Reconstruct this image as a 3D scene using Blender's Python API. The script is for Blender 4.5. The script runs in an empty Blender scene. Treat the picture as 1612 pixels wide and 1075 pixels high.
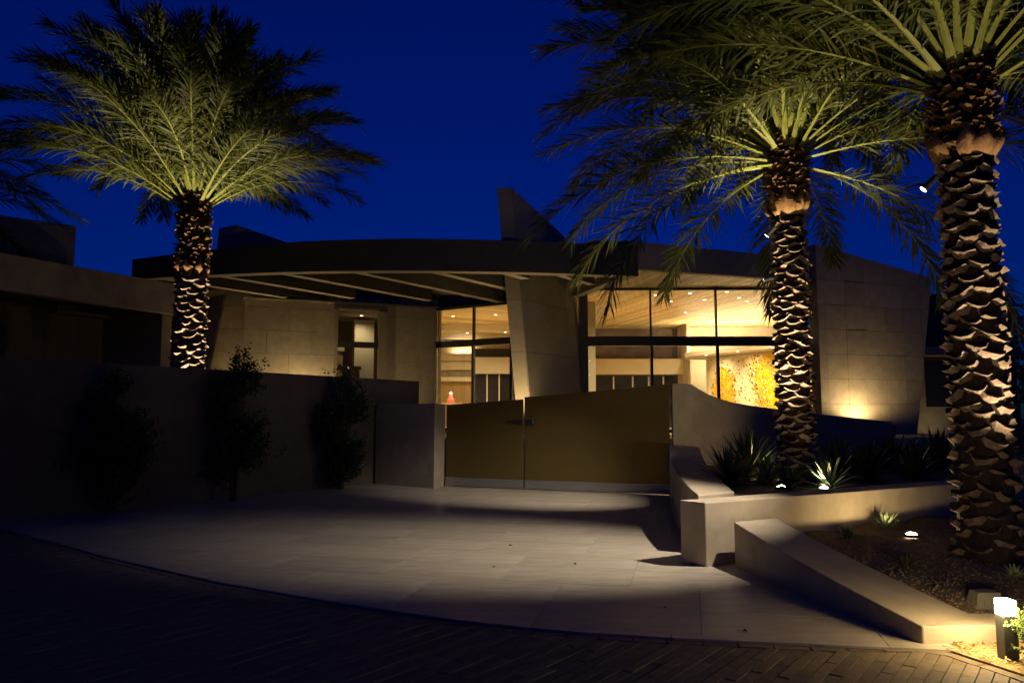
import bpy, math, random
from mathutils import Vector, Matrix

sc = bpy.context.scene
R = math.radians
random.seed(7)

# ------------------------------------------------------------------ camera
EYE = 1.55
FPX = 1200.0                      # focal length in pixels of a 1612 px wide frame
PITCH = math.atan((655 - 537.5) / FPX)
cam_d = bpy.data.cameras.new('camera')
cam_d.sensor_width = 36.0
cam_d.lens = 36.0 * FPX / 1612.0
cam_d.clip_start = 0.05
cam_d.clip_end = 2000.0
cam = bpy.data.objects.new('camera', cam_d)
sc.collection.objects.link(cam)
cam.location = (0, 0, EYE)
cam.rotation_euler = (R(90) + PITCH, 0, 0)
sc.camera = cam

# ------------------------------------------------------------------ dusk sky
world = bpy.data.worlds.new('World')
sc.world = world
world.use_nodes = True
wn = world.node_tree
sky = wn.nodes.new('ShaderNodeTexSky')
sky.sky_type = 'NISHITA'
sky.sun_disc = False
sky.sun_elevation = R(1)
sky.sun_rotation = R(0)
sky.dust_density = 0.0
sky.ozone_density = 6.0
tint = wn.nodes.new('ShaderNodeMix')
tint.data_type = 'RGBA'
tint.blend_type = 'MULTIPLY'
tint.inputs[0].default_value = 1.0
tint.inputs[7].default_value = (0.0, 0.26, 1.05, 1)
wn.links.new(sky.outputs[0], tint.inputs[6])
bg = wn.nodes['Background']
wn.links.new(tint.outputs[2], bg.inputs[0])
bg.inputs[1].default_value = 0.108

# ------------------------------------------------------------------ colour management
sc.view_settings.view_transform = 'Standard'
sc.view_settings.look = 'None'
sc.view_settings.gamma = 1.0
sc.view_settings.use_curve_mapping = False
sc.view_settings.exposure = 0.0
sc.render.engine = 'CYCLES'
sc.cycles.use_denoising = True
sc.cycles.max_bounces = 8
sc.cycles.transparent_max_bounces = 16
sc.cycles.sample_clamp_indirect = 3.0
sc.cycles.caustics_reflective = False
sc.cycles.caustics_refractive = False

# ------------------------------------------------------------------ surveying helpers
SP, CP = math.sin(PITCH), math.cos(PITCH)
def ray(px, py):
    u, v = (px - 806) / FPX, (537.5 - py) / FPX
    return Vector((u, CP - v * SP, SP + v * CP))
def at(px, py, Y):                 # survey a point from its bearing and its distance down the view axis
    d = ray(px, py)
    return Vector((0, 0, EYE)) + d * (Y / d.y)
def on(px, py, z):                 # survey a point that lies at height z
    d = ray(px, py)
    return Vector((0, 0, EYE)) + d * ((z - EYE) / d.z)
def hz(py, Y):                     # height of something seen at row py at distance Y
    return at(806, py, Y).z
def lerp(a, b, t): return a + (b - a) * t
def interp(pts, x):
    if x <= pts[0][0]: return pts[0][1]
    for (a, b), (c, d) in zip(pts, pts[1:]):
        if x <= c: return b + (d - b) * (x - a) / (c - a)
    return pts[-1][1]

# ------------------------------------------------------------------ object helpers
col = sc.collection
def link(o):
    col.objects.link(o)
    return o
def tag(o, label=None, cat=None, group=None, kind=None):
    if label: o['label'] = label
    if cat: o['category'] = cat
    if group: o['group'] = group
    if kind: o['kind'] = kind
    return o
def empty(name, loc=(0, 0, 0), parent=None):
    o = bpy.data.objects.new(name, None)
    o.location = loc
    o.empty_display_size = 0.2
    o.parent = parent
    return link(o)

class MB:
    def __init__(s): s.v, s.f, s.m = [], [], []
    def face(s, pts, m=0):
        n = len(s.v)
        s.v.extend(tuple(p) for p in pts)
        s.f.append(tuple(range(n, n + len(pts))))
        s.m.append(m)
    def poly(s, verts, faces, m=0):
        n = len(s.v)
        s.v.extend(tuple(p) for p in verts)
        for f in faces:
            s.f.append(tuple(i + n for i in f))
            s.m.append(m)
    def prism(s, low, high, m=0):  # two matching rings, closed
        n = len(low)
        fs = [tuple(reversed(range(n))), tuple(range(n, 2 * n))]
        fs += [(i, (i + 1) % n, n + (i + 1) % n, n + i) for i in range(n)]
        s.poly(list(low) + list(high), fs, m)
    def slab(s, pts, z0, z1, m=0):  # plan polygon, counter-clockwise
        s.prism([(p[0], p[1], z0) for p in pts], [(p[0], p[1], z1) for p in pts], m)
    def box(s, x0, x1, y0, y1, z0, z1, m=0):
        s.slab([(x0, y0), (x1, y0), (x1, y1), (x0, y1)], z0, z1, m)
    def bar(s, a, b, w, h, m=0, up=Vector((0, 0, 1))):   # rectangular bar from a to b
        a, b = Vector(a), Vector(b)
        d = (b - a).normalized()
        x = d.cross(up)
        if x.length < 1e-5: x = Vector((1, 0, 0))
        x.normalize()
        y = x.cross(d)
        q = [(-w / 2, -h / 2), (w / 2, -h / 2), (w / 2, h / 2), (-w / 2, h / 2)]
        s.prism([a + x * i + y * j for i, j in q], [b + x * i + y * j for i, j in q], m)
    def tube(s, pts, rad, n=8, m=0, cap=True):
        rings = []
        for i, p in enumerate(pts):
            p = Vector(p)
            a = Vector(pts[max(0, i - 1)]); b = Vector(pts[min(len(pts) - 1, i + 1)])
            d = (b - a).normalized()
            x = d.orthogonal().normalized() if abs(d.z) < 0.99 else Vector((1, 0, 0))
            if abs(d.z) < 0.99:
                x = d.cross(Vector((0, 0, 1))).normalized()
            y = x.cross(d)
            r = rad[i] if isinstance(rad, (list, tuple)) else rad
            rings.append([p + x * (r * math.cos(t)) + y * (r * math.sin(t)) for t in [2 * math.pi * k / n for k in range(n)]])
        base = len(s.v)
        for r_ in rings: s.v.extend(tuple(p) for p in r_)
        for i in range(len(rings) - 1):
            for k in range(n):
                s.f.append((base + i * n + k, base + i * n + (k + 1) % n, base + (i + 1) * n + (k + 1) % n, base + (i + 1) * n + k)); s.m.append(m)
        if cap:
            s.f.append(tuple(base + k for k in reversed(range(n)))); s.m.append(m)
            s.f.append(tuple(base + (len(rings) - 1) * n + k for k in range(n))); s.m.append(m)
    def mesh(s, name, mats, smooth=False):
        me = bpy.data.meshes.new(name)
        me.from_pydata(s.v, [], s.f)
        for m in (mats if isinstance(mats, (list, tuple)) else [mats]): me.materials.append(m)
        if any(s.m): me.polygons.foreach_set('material_index', s.m)
        if smooth: me.polygons.foreach_set('use_smooth', [True] * len(me.polygons))
        me.update()
        return me
    def build(s, name, mats, parent=None, smooth=False, loc=None, bevel=0.0):
        o = bpy.data.objects.new(name, s.mesh(name, mats, smooth))
        if loc is not None: o.location = loc
        o.parent = parent
        link(o)
        if bevel:
            bm_ = o.modifiers.new('edge', 'BEVEL'); bm_.width = bevel; bm_.segments = 2; bm_.limit_method = 'ANGLE'; bm_.angle_limit = R(40)
        return o

def clip(poly, region):            # clip a polygon by a convex counter-clockwise region
    out = list(poly)
    for i in range(len(region)):
        a, b = region[i], region[(i + 1) % len(region)]
        ex, ey = b[0] - a[0], b[1] - a[1]
        src, out = out, []
        for k in range(len(src)):
            p, q = src[k], src[(k + 1) % len(src)]
            dp = ex * (p[1] - a[1]) - ey * (p[0] - a[0])
            dq = ex * (q[1] - a[1]) - ey * (q[0] - a[0])
            if dp >= 0: out.append(p)
            if (dp >= 0) != (dq >= 0):
                t = dp / (dp - dq)
                out.append((p[0] + (q[0] - p[0]) * t, p[1] + (q[1] - p[1]) * t))
        if len(out) < 3: return []
    res = []
    for p in out:
        if not res or math.hypot(p[0] - res[-1][0], p[1] - res[-1][1]) > 1e-4: res.append(p)
    if len(res) > 2 and math.hypot(res[0][0] - res[-1][0], res[0][1] - res[-1][1]) < 1e-4: res.pop()
    return res if len(res) > 2 else []
def area(p):
    return 0.5 * sum(p[i][0] * p[(i + 1) % len(p)][1] - p[(i + 1) % len(p)][0] * p[i][1] for i in range(len(p)))

# ------------------------------------------------------------------ materials
def new_mat(name):
    m = bpy.data.materials.new(name)
    m.use_nodes = True
    nt = m.node_tree
    return m, nt, nt.nodes['Principled BSDF'], nt.nodes['Material Output']
def surf(name, c, rough=0.7, var=0.25, scale=6.0, bump=0.15, bscale=60.0, spec=0.35, metal=0.0, rnd=0.0, stretch=(1, 1, 1), coord='Object', bdist=0.01):
    m, nt, b, out = new_mat(name)
    N, L = nt.nodes, nt.links
    tc = N.new('ShaderNodeTexCoord')
    mp = N.new('ShaderNodeMapping'); mp.inputs['Scale'].default_value = stretch
    L.new(tc.outputs[coord], mp.inputs[0])
    n1 = N.new('ShaderNodeTexNoise'); n1.inputs['Scale'].default_value = scale; n1.inputs['Detail'].default_value = 6; n1.inputs['Roughness'].default_value = 0.62
    L.new(mp.outputs[0], n1.inputs['Vector'])
    rp = N.new('ShaderNodeValToRGB')
    rp.color_ramp.elements[0].position, rp.color_ramp.elements[1].position = 0.3, 0.7
    lo = [max(0, k * (1 - var)) for k in c]; hi = [min(1, k * (1 + var)) for k in c]
    rp.color_ramp.elements[0].color = (*lo, 1); rp.color_ramp.elements[1].color = (*hi, 1)
    L.new(n1.outputs[0], rp.inputs[0])
    colour = rp.outputs[0]
    if rnd:
        oi = N.new('ShaderNodeObjectInfo')
        mr = N.new('ShaderNodeMapRange'); mr.inputs[3].default_value = 1 - rnd; mr.inputs[4].default_value = 1 + rnd
        L.new(oi.outputs['Random'], mr.inputs[0])
        mx = N.new('ShaderNodeVectorMath'); mx.operation = 'SCALE'
        L.new(colour, mx.inputs[0]); L.new(mr.outputs[0], mx.inputs[3])
        colour = mx.outputs[0]
    L.new(colour, b.inputs['Base Color'])
    b.inputs['Roughness'].default_value = rough
    b.inputs['Metallic'].default_value = metal
    b.inputs['Specular IOR Level'].default_value = spec
    if bump:
        n2 = N.new('ShaderNodeTexNoise'); n2.inputs['Scale'].default_value = bscale; n2.inputs['Detail'].default_value = 5
        L.new(mp.outputs[0], n2.inputs['Vector'])
        bp = N.new('ShaderNodeBump'); bp.inputs['Strength'].default_value = bump; bp.inputs['Distance'].default_value = bdist
        L.new(n2.outputs[0], bp.inputs['Height'])
        L.new(bp.outputs[0], b.inputs['Normal'])
    return m
def glow(name, c, s):
    m, nt, b, out = new_mat(name)
    b.inputs['Base Color'].default_value = (c[0] * .7, c[1] * .7, c[2] * .7, 1)
    b.inputs['Emission Color'].default_value = (*c, 1)
    b.inputs['Emission Strength'].default_value = s
    return m
def thin_glass(name, tintc=(0.96, 0.97, 0.96), refl=1.0):
    m, nt, b, out = new_mat(name)
    N, L = nt.nodes, nt.links
    N.remove(b)
    t = N.new('ShaderNodeBsdfTransparent'); t.inputs[0].default_value = (*tintc, 1)
    g = N.new('ShaderNodeBsdfGlossy'); g.inputs['Roughness'].default_value = 0.01
    f = N.new('ShaderNodeFresnel'); f.inputs[0].default_value = 1.5
    mu = N.new('ShaderNodeMath'); mu.operation = 'MULTIPLY'; mu.inputs[1].default_value = refl
    mix = N.new('ShaderNodeMixShader')
    L.new(f.outputs[0], mu.inputs[0]); L.new(mu.outputs[0], mix.inputs[0])
    L.new(t.outputs[0], mix.inputs[1]); L.new(g.outputs[0], mix.inputs[2])
    L.new(mix.outputs[0], out.inputs[0])
    return m
def leafy(name, c, c2, rough=0.5, trans=0.25, rnd=0.25):
    m, nt, b, out = new_mat(name)
    N, L = nt.nodes, nt.links
    geo = N.new('ShaderNodeNewGeometry')
    oi = N.new('ShaderNodeObjectInfo')
    ad = N.new('ShaderNodeMath'); ad.operation = 'ADD'
    L.new(geo.outputs['Random Per Island'], ad.inputs[0]); L.new(oi.outputs['Random'], ad.inputs[1])
    hf = N.new('ShaderNodeMath'); hf.operation = 'MULTIPLY'; hf.inputs[1].default_value = 0.5
    L.new(ad.outputs[0], hf.inputs[0])
    rp = N.new('ShaderNodeValToRGB')
    rp.color_ramp.elements[0].color = (*c, 1); rp.color_ramp.elements[1].color = (*c2, 1)
    L.new(hf.outputs[0], rp.inputs[0])
    L.new(rp.outputs[0], b.inputs['Base Color'])
    b.inputs['Roughness'].default_value = rough
    b.inputs['Specular IOR Level'].default_value = 0.35
    if trans:
        t = N.new('ShaderNodeBsdfTranslucent')
        L.new(rp.outputs[0], t.inputs[0])
        mx = N.new('ShaderNodeMixShader'); mx.inputs[0].default_value = trans
        L.new(b.outputs[0], mx.inputs[1]); L.new(t.outputs[0], mx.inputs[2])
        L.new(mx.outputs[0], out.inputs[0])
    return m

M = {
    'soil': surf('soil', (0.10, 0.075, 0.05), 0.95, 0.3, 2.0, 0.5, 30),
    'paver': surf('paver', (0.17, 0.125, 0.08), 0.75, 0.25, 14, 0.35, 90, rnd=0.22),
    'joint': surf('joint', (0.07, 0.055, 0.04), 0.95, 0.3, 20, 0.3, 120),
    'tile': surf('tile', (0.40, 0.345, 0.27), 0.42, 0.22, 2.6, 0.05, 24, spec=0.4, rnd=0.11, stretch=(1, 3.2, 1)),
    'grout': surf('grout', (0.24, 0.19, 0.13), 0.9, 0.2, 20, 0.2, 80),
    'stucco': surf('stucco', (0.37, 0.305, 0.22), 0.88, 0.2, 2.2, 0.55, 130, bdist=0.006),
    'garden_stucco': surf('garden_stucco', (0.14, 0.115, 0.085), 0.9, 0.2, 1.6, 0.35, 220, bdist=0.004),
    'stone': surf('stone', (0.33, 0.27, 0.19), 0.72, 0.16, 3.5, 0.22, 45, rnd=0.10),
    'fin_stone': surf('fin_stone', (0.30, 0.25, 0.18), 0.72, 0.12, 2.2, 0.18, 60, rnd=0.06),
    'bronze': surf('bronze', (0.055, 0.045, 0.038), 0.6, 0.15, 2.0, 0.05, 60),
    'fascia': surf('fascia', (0.27, 0.215, 0.165), 0.7, 0.12, 1.5, 0.08, 60),
    'soffit': surf('soffit', (0.30, 0.245, 0.175), 0.75, 0.1, 2.0, 0.1, 60),
    'dark_deck': surf('dark_deck', (0.05, 0.042, 0.036), 0.7, 0.12, 1.5, 0.05, 60),
    'frame': surf('frame', (0.035, 0.027, 0.022), 0.45, 0.1, 4, 0.02, 60),
    'cream': surf('cream', (0.62, 0.53, 0.38), 0.85, 0.04, 1.0, 0.05, 80),
    'roofing': surf('roofing', (0.16, 0.14, 0.12), 0.9, 0.1, 2, 0.1, 60),
    'board': surf('board', (0.64, 0.47, 0.22), 0.5, 0.35, 2.2, 0.05, 30, rnd=0.34, stretch=(7, 0.45, 1)),
    'cabinet': surf('cabinet', (0.34, 0.22, 0.09), 0.5, 0.2, 2, 0.03, 30, stretch=(6, 6, 0.5)),
    'shade_black': surf('shade_black', (0.02, 0.017, 0.015), 0.3, 0.2, 3, 0.0),
    'night_glass': surf('night_glass', (0.03, 0.028, 0.035), 0.12, 0.3, 1.2, 0.0, spec=0.6),
    'mauve_glass': surf('mauve_glass', (0.10, 0.082, 0.085), 0.18, 0.3, 0.8, 0.0, spec=0.6),
    'floor': surf('floor', (0.66, 0.56, 0.40), 0.35, 0.1, 2, 0.0),
    'steel': surf('steel', (0.32, 0.30, 0.27), 0.38, 0.12, 3, 0.04, 40, metal=0.7, stretch=(1, 1, 12)),
    'black_metal': surf('black_metal', (0.02, 0.02, 0.02), 0.4, 0.1, 5, 0.0),
    'gravel': surf('gravel', (0.155, 0.11, 0.07), 0.95, 0.45, 26, 0.9, 70, bdist=0.03),
    'pebble': surf('pebble', (0.20, 0.145, 0.09), 0.9, 0.4, 9, 0.3, 60),
    'mulch': surf('mulch', (0.34, 0.24, 0.11), 0.95, 0.4, 30, 0.8, 80, bdist=0.02),
    'straw': surf('straw', (0.42, 0.29, 0.13), 0.9, 0.35, 14, 0.2, 60),
    'trunk': surf('trunk', (0.045, 0.03, 0.02), 0.95, 0.4, 12, 0.9, 40, stretch=(1, 1, 0.35), bdist=0.03),
    'boot': surf('boot', (0.27, 0.19, 0.135), 0.9, 0.55, 16, 0.7, 60, rnd=0.22, stretch=(1.2, 1.2, 0.5), bdist=0.02),
    'fibre': surf('fibre', (0.20, 0.115, 0.05), 0.95, 0.55, 18, 0.8, 70, stretch=(1, 1, 0.4), bdist=0.02),
    'bark_flap': surf('bark_flap', (0.36, 0.20, 0.085), 0.9, 0.35, 14, 0.6, 60, stretch=(1, 1, 0.3), bdist=0.02),
    'petiole': surf('petiole', (0.34, 0.36, 0.08), 0.5, 0.22, 4, 0.05, 40, rnd=0.15),
    'leaflet': leafy('leaflet', (0.065, 0.085, 0.016), (0.18, 0.195, 0.045), 0.5, 0.2),
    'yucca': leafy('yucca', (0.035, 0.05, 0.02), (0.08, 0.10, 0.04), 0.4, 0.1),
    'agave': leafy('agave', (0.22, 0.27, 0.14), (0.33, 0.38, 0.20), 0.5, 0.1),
    'shrub': leafy('shrub', (0.025, 0.04, 0.012), (0.06, 0.085, 0.03), 0.55, 0.2),
    'bright_shrub': leafy('bright_shrub', (0.10, 0.15, 0.04), (0.26, 0.32, 0.10), 0.5, 0.3),
    'stem': surf('stem', (0.07, 0.05, 0.03), 0.9, 0.3, 10, 0.4, 50),
    'wood_pole': surf('wood_pole', (0.05, 0.04, 0.03), 0.9, 0.3, 10, 0.3, 50),
    'grey_box': surf('grey_box', (0.16, 0.14, 0.11), 0.8, 0.35, 18, 0.4, 50, stretch=(6, 6, 0.6)),
    'glass': thin_glass('glass'),
    'mural': surf('mural', (0.66, 0.56, 0.36), 0.7, 0.06, 3, 0.05, 60),
    'gold': surf('gold', (0.88, 0.50, 0.015), 0.35, 0.3, 4, 0.0),
    'amber': surf('amber', (0.78, 0.33, 0.012), 0.35, 0.3, 4, 0.0),
    'umber': surf('umber', (0.22, 0.12, 0.03), 0.4, 0.3, 4, 0.0),
    'lamp_white': glow('lamp_white', (1.0, 0.88, 0.66), 14.0),
    'down_white': glow('down_white', (1.0, 0.86, 0.6), 9.0),
    'cove_white': glow('cove_white', (1.0, 0.86, 0.62), 4.0),
    'red_glow': glow('red_glow', (0.85, 0.12, 0.09), 0.6),
    'pink_glow': glow('pink_glow', (1.0, 0.72, 0.55), 2.2),
    'white_trim': surf('white_trim', (0.78, 0.70, 0.55), 0.7, 0.04, 2, 0.0),
}
# frosted bronze gate glass: satin, a little light from the courtyard behind comes through
gm, gnt, gb, gout = new_mat('gate_glass')
gn = gnt.nodes.new('ShaderNodeTexNoise'); gn.inputs['Scale'].default_value = 0.9; gn.inputs['Detail'].default_value = 5
gr = gnt.nodes.new('ShaderNodeValToRGB')
gr.color_ramp.elements[0].position, gr.color_ramp.elements[1].position = 0.3, 0.75
gr.color_ramp.elements[0].color = (0.125, 0.095, 0.03, 1); gr.color_ramp.elements[1].color = (0.15, 0.113, 0.038, 1)
gtc = gnt.nodes.new('ShaderNodeTexCoord')
gnt.links.new(gtc.outputs['Object'], gn.inputs['Vector']); gnt.links.new(gn.outputs[0], gr.inputs[0])
gnt.links.new(gr.outputs[0], gb.inputs['Base Color'])
gb.inputs['Roughness'].default_value = 0.32
gt = gnt.nodes.new('ShaderNodeBsdfTranslucent'); gt.inputs[0].default_value = (0.52, 0.39, 0.12, 1)
gx = gnt.nodes.new('ShaderNodeMixShader'); gx.inputs[0].default_value = 0.45
gnt.links.new(gb.outputs[0], gx.inputs[1]); gnt.links.new(gt.outputs[0], gx.inputs[2]); gnt.links.new(gx.outputs[0], gout.inputs[0])
M['gate_glass'] = gm

WARM = (1.0, 0.74, 0.36)
MOON = (1.0, 0.87, 0.69)
TREE = (1.0, 0.80, 0.50)
ROOM = (1.0, 0.80, 0.47)
def spot(name, loc, target, power, half, blend=0.6, c=WARM, parent=None, radius=0.03):
    l = bpy.data.lights.new(name, 'SPOT')
    l.energy = power; l.spot_size = R(2 * half); l.spot_blend = blend; l.color = c; l.shadow_soft_size = radius
    o = bpy.data.objects.new(name, l); link(o)
    d = Vector(target) - Vector(loc)
    o.rotation_euler = d.to_track_quat('-Z', 'Y').to_euler()
    o.location = Vector(loc)
    if parent:
        o.parent = parent
        o.location = Vector(loc) - parent.location
    return o

# ================================================================== GROUND, ROAD, FORECOURT
g = MB(); g.face([(-400, -60, -0.06), (400, -60, -0.06), (400, 700, -0.06), (-400, 700, -0.06)])
tag(g.build('ground', M['soil']), kind='structure')

edge_px = [(-60, 813), (0, 832), (174, 880), (347, 919), (521, 949), (695, 975), (774, 985), (913, 998), (1062, 1007), (1300, 1018), (1440, 1019)]
edge = [on(x, y, 0) for x, y in edge_px]
edge = [Vector((-16, edge[0].y + (edge[0].x + 16) * 0.85, 0))] + edge
edge2 = [(p.x, p.y) for p in edge]
# the bed edge beyond the low wall turns toward the street
bed_px = [(1468, 1021), (1500, 1027), (1545, 1042), (1612, 1064)]
bed_edge = [on(x, y, 0) for x, y in bed_px] + [Vector((3.5, 3.0, 0)), Vector((3.7, 1.0, 0))]
road_edge = edge2 + [(p.x, p.y) for p in bed_edge]

r_ = MB(); r_.face([(-40, -8, -0.02), (40, -8, -0.02), (40, 60, -0.02), (-40, 60, -0.02)])
road = tag(r_.build('road', M['joint']), kind='structure')
# pavers : running bond, rows running away to the right
random.seed(11)
A = R(90 - 37)
ex, ey = Vector((math.cos(A), math.sin(A))), Vector((-math.sin(A), math.cos(A)))
PL, PW, JG = 0.46, 0.080, 0.006
border_w = 0.085
def offset_line(pts, d):
    out = []
    for i, p in enumerate(pts):
        a = Vector(pts[max(0, i - 1)]); b = Vector(pts[min(len(pts) - 1, i + 1)])
        t = (b - a).normalized()
        out.append((p[0] + t.y * d, p[1] - t.x * d))
    return out
lim = offset_line(road_edge, border_w + 0.012)
def below(x, y):
    # inside the road: to the right hand side of the edge line when walking along it
    best, side = 1e9, 1
    for a, b in zip(lim, lim[1:]):
        dx, dy = b[0] - a[0], b[1] - a[1]
        t = max(0, min(1, ((x - a[0]) * dx + (y - a[1]) * dy) / (dx * dx + dy * dy)))
        qx, qy = a[0] + dx * t, a[1] + dy * t
        d = math.hypot(x - qx, y - qy)
        if d < best:
            best = d; side = dx * (y - a[1]) - dy * (x - a[0])
    return -best if side > 0 else best     # positive: on the road
pv = []
for j in range(-160, 160):
    for i in range(-40, 40):
        c = ex * ((i + 0.5 * (j % 2)) * PL) + ey * (j * PW) + Vector((0, 4.5))
        if not (-9.5 < c.x < 4.2 and 2.6 < c.y < 12): continue
        px = 806 + FPX * c.x / max(c.y, 0.1)
        if px < -120 or px > 1760: continue
        q = [c + ex * a_ + ey * b_ for a_, b_ in ((JG / 2, JG / 2), (PL - JG / 2, JG / 2), (PL - JG / 2, PW - JG / 2), (JG / 2, PW - JG / 2))]
        dist = [below(p.x, p.y) for p in q]
        if max(dist) <= 0.01: continue
        if min(dist) < 0:
            mid = sum(q, Vector((0, 0))) / 4
            # cut the paver along the nearest edge piece
            best = None
            for a, b in zip(lim, lim[1:]):
                m_ = ((a[0] + b[0]) / 2, (a[1] + b[1]) / 2)
                dx, dy = b[0] - a[0], b[1] - a[1]
                t = max(0, min(1, ((mid.x - a[0]) * dx + (mid.y - a[1]) * dy) / (dx * dx + dy * dy)))
                d = math.hypot(mid.x - a[0] - dx * t, mid.y - a[1] - dy * t)
                if best is None or d < best[0]: best = (d, a, b)
            _, a, b = best
            dx, dy = b[0] - a[0], b[1] - a[1]
            nx, ny = dy, -dx
            A0 = (a[0] - dx * 9, a[1] - dy * 9); B0 = (b[0] + dx * 9, b[1] + dy * 9)
            ln = math.hypot(dx, dy)
            far = 5 / ln
            reg = [B0, A0, (A0[0] + nx * far, A0[1] + ny * far), (B0[0] + nx * far, B0[1] + ny * far)]
            pq = clip([(p.x, p.y) for p in q], reg)
            if not pq or abs(area(pq)) < 0.0008: continue
        else:
            pq = [(p.x, p.y) for p in q]
        cx = sum(p[0] for p in pq) / len(pq); cy = sum(p[1] for p in pq) / len(pq)
        # how large it shows and how well it can be told apart (the lamp-lit corner first)
        pv.append((math.hypot(cx - 2.7, (cy - 4.7) * 1.3), pq))
pv.sort(key=lambda t: t[0])
rest = MB()
for k, (_, pq) in enumerate(pv):
    z = random.uniform(-0.003, 0.002)
    ins = [(p[0] * 0.985 + sum(a[0] for a in pq) / len(pq) * 0.015, p[1] * 0.985 + sum(a[1] for a in pq) / len(pq) * 0.015) for p in pq]
    tgt = MB() if k < 290 else rest
    tgt.prism([(p[0], p[1], -0.03) for p in pq], [(p[0], p[1], z - 0.004) for p in pq])
    tgt.prism([(p[0], p[1], z - 0.004) for p in pq], [(p[0], p[1], z) for p in ins])
    if k < 290: tgt.build('paver', M['paver'], road)
tag(rest.build('pavers', M['paver'], road), kind='stuff')

# border course along the edge
def walk(pts, step):
    out, acc = [Vector(pts[0])], 0.0
    for a, b in zip(pts, pts[1:]):
        a, b = Vector(a), Vector(b); d = (b - a).length; t = step - acc
        while t < d:
            out.append(a + (b - a) * (t / d)); t += step
        acc = d - (t - step)
    return out
bl = walk(road_edge[1:], 0.235)
for a, b in zip(bl, bl[1:]):
    t = (b - a).normalized(); n = Vector((t.y, -t.x))
    a2, b2 = a + t * 0.005, b - t * 0.005
    if a2.y > 12.5: continue
    mb = MB()
    z = random.uniform(-0.002, 0.002)
    q = [a2 + n * border_w, b2 + n * border_w, b2 + n * 0.006, a2 + n * 0.006]
    mb.prism([(p.x, p.y, -0.03) for p in q], [(p.x, p.y, z) for p in q])
    mb.build('border_paver', M['paver'], road)

# forecourt slab and its large limestone tiles
fore_poly = edge2 + [(2.85, 5.3), (2.4, 8.0), (2.1, 9.0), (2.6, 12), (3.4, 15.4), (3.4, 20), (-3.0, 24), (-16, 24)]
fb = MB(); fb.slab(fore_poly, -0.05, 0.0)
forecourt = tag(fb.build('forecourt', M['grout']), kind='structure')
random.seed(5)
TA = R(-13)
tx, ty = Vector((math.cos(TA), math.sin(TA))), Vector((-math.sin(TA), math.cos(TA)))
region = list(edge2) + [(2.95, 5.2), (3.55, 15.5), (3.3, 18.4), (-16, 24.0)]
def hull(pts):
    pts = sorted(set(pts)); half = []
    for seq in (pts, pts[::-1]):
        h = []
        for p in seq:
            while len(h) > 1 and (h[-1][0] - h[-2][0]) * (p[1] - h[-2][1]) - (h[-1][1] - h[-2][1]) * (p[0] - h[-2][0]) <= 0: h.pop()
            h.append(p)
        half += h[:-1]
    return half
region_ccw = hull(region)
TW, TL = 1.22, 0.74
for j in range(-4, 40):
    off = random.choice((0.0, 0.5, 0.33)) * TW
    for i in range(-18, 14):
        c = tx * (i * TW + off) + ty * (j * TL) + Vector((0.4, 4.2))
        q = [c, c + tx * TW, c + tx * TW + ty * TL, c + ty * TL]
        q = [c + tx * 0.002 + ty * 0.002, c + tx * (TW - .002) + ty * .002, c + tx * (TW - .002) + ty * (TL - .002), c + tx * .002 + ty * (TL - .002)]
        if c.y > 19 or c.x < -11.5: continue
        pq = clip([(p.x, p.y) for p in q], region_ccw)
        if not pq or abs(area(pq)) < 0.01: continue
        mb = MB()
        z = 0.016 + random.uniform(-0.0008, 0.0008)
        cx = sum(p[0] for p in pq) / len(pq); cy = sum(p[1] for p in pq) / len(pq)
        mb.prism([(p[0] - cx, p[1] - cy, 0.001) for p in pq], [(p[0] - cx, p[1] - cy, z) for p in pq])
        o = mb.build('tile', M['tile'], forecourt, loc=(cx, cy, 0))

cy_ = MB(); cy_.slab([(-12, 20.5), (-2.2, 16.9), (3.3, 15.6), (9, 17), (13, 20), (13, 29), (-13, 29)], -0.055, 0.008)
tag(cy_.build('courtyard', M['tile']), kind='structure')
pd = MB(); pd.slab([(-11.5, 21.6), (-3.5, 19.4), (4.0, 19.2), (13, 20.2), (13, 30), (-11.5, 30)], -0.05, 1.0)
tag(pd.build('podium', M['tile']), kind='structure')
pd = MB(); pd.slab([(-9.6, 22.5), (-6.4, 22.9), (-5.75, 24.1), (-9.6, 24.1)], 0.998, 1.62); pd.slab([(8.6, 21.0), (10.7, 21.4), (10.9, 22.8), (8.6, 22.3)], 0.997, 1.32)
tag(pd.build('terrace_bed', M['soil']), kind='structure')
# ================================================================== LOW WALLS AND BEDS
def wall_run(name, left, right, zt, zb, mat, label, bevel=0.012):
    # left / right: matching plan points; zt: top height at each; closed solid
    mb = MB(); n = len(left)
    V = []
    for k in range(n):
        z = zt[k]
        V += [(*left[k][:2], zb), (*right[k][:2], zb), (*right[k][:2], z), (*left[k][:2], z)]
    F = [(0, 1, 2, 3), tuple(4 * (n - 1) + i for i in (3, 2, 1, 0))]
    for k in range(n - 1):
        b = 4 * k
        for i in range(4):
            F.append((b + i, b + 4 + i, b + 4 + (i + 1) % 4, b + (i + 1) % 4))
    mb.poly(V, F)
    o = mb.build(name, mat, bevel=bevel)
    return tag(o, label, 'wall')

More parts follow.
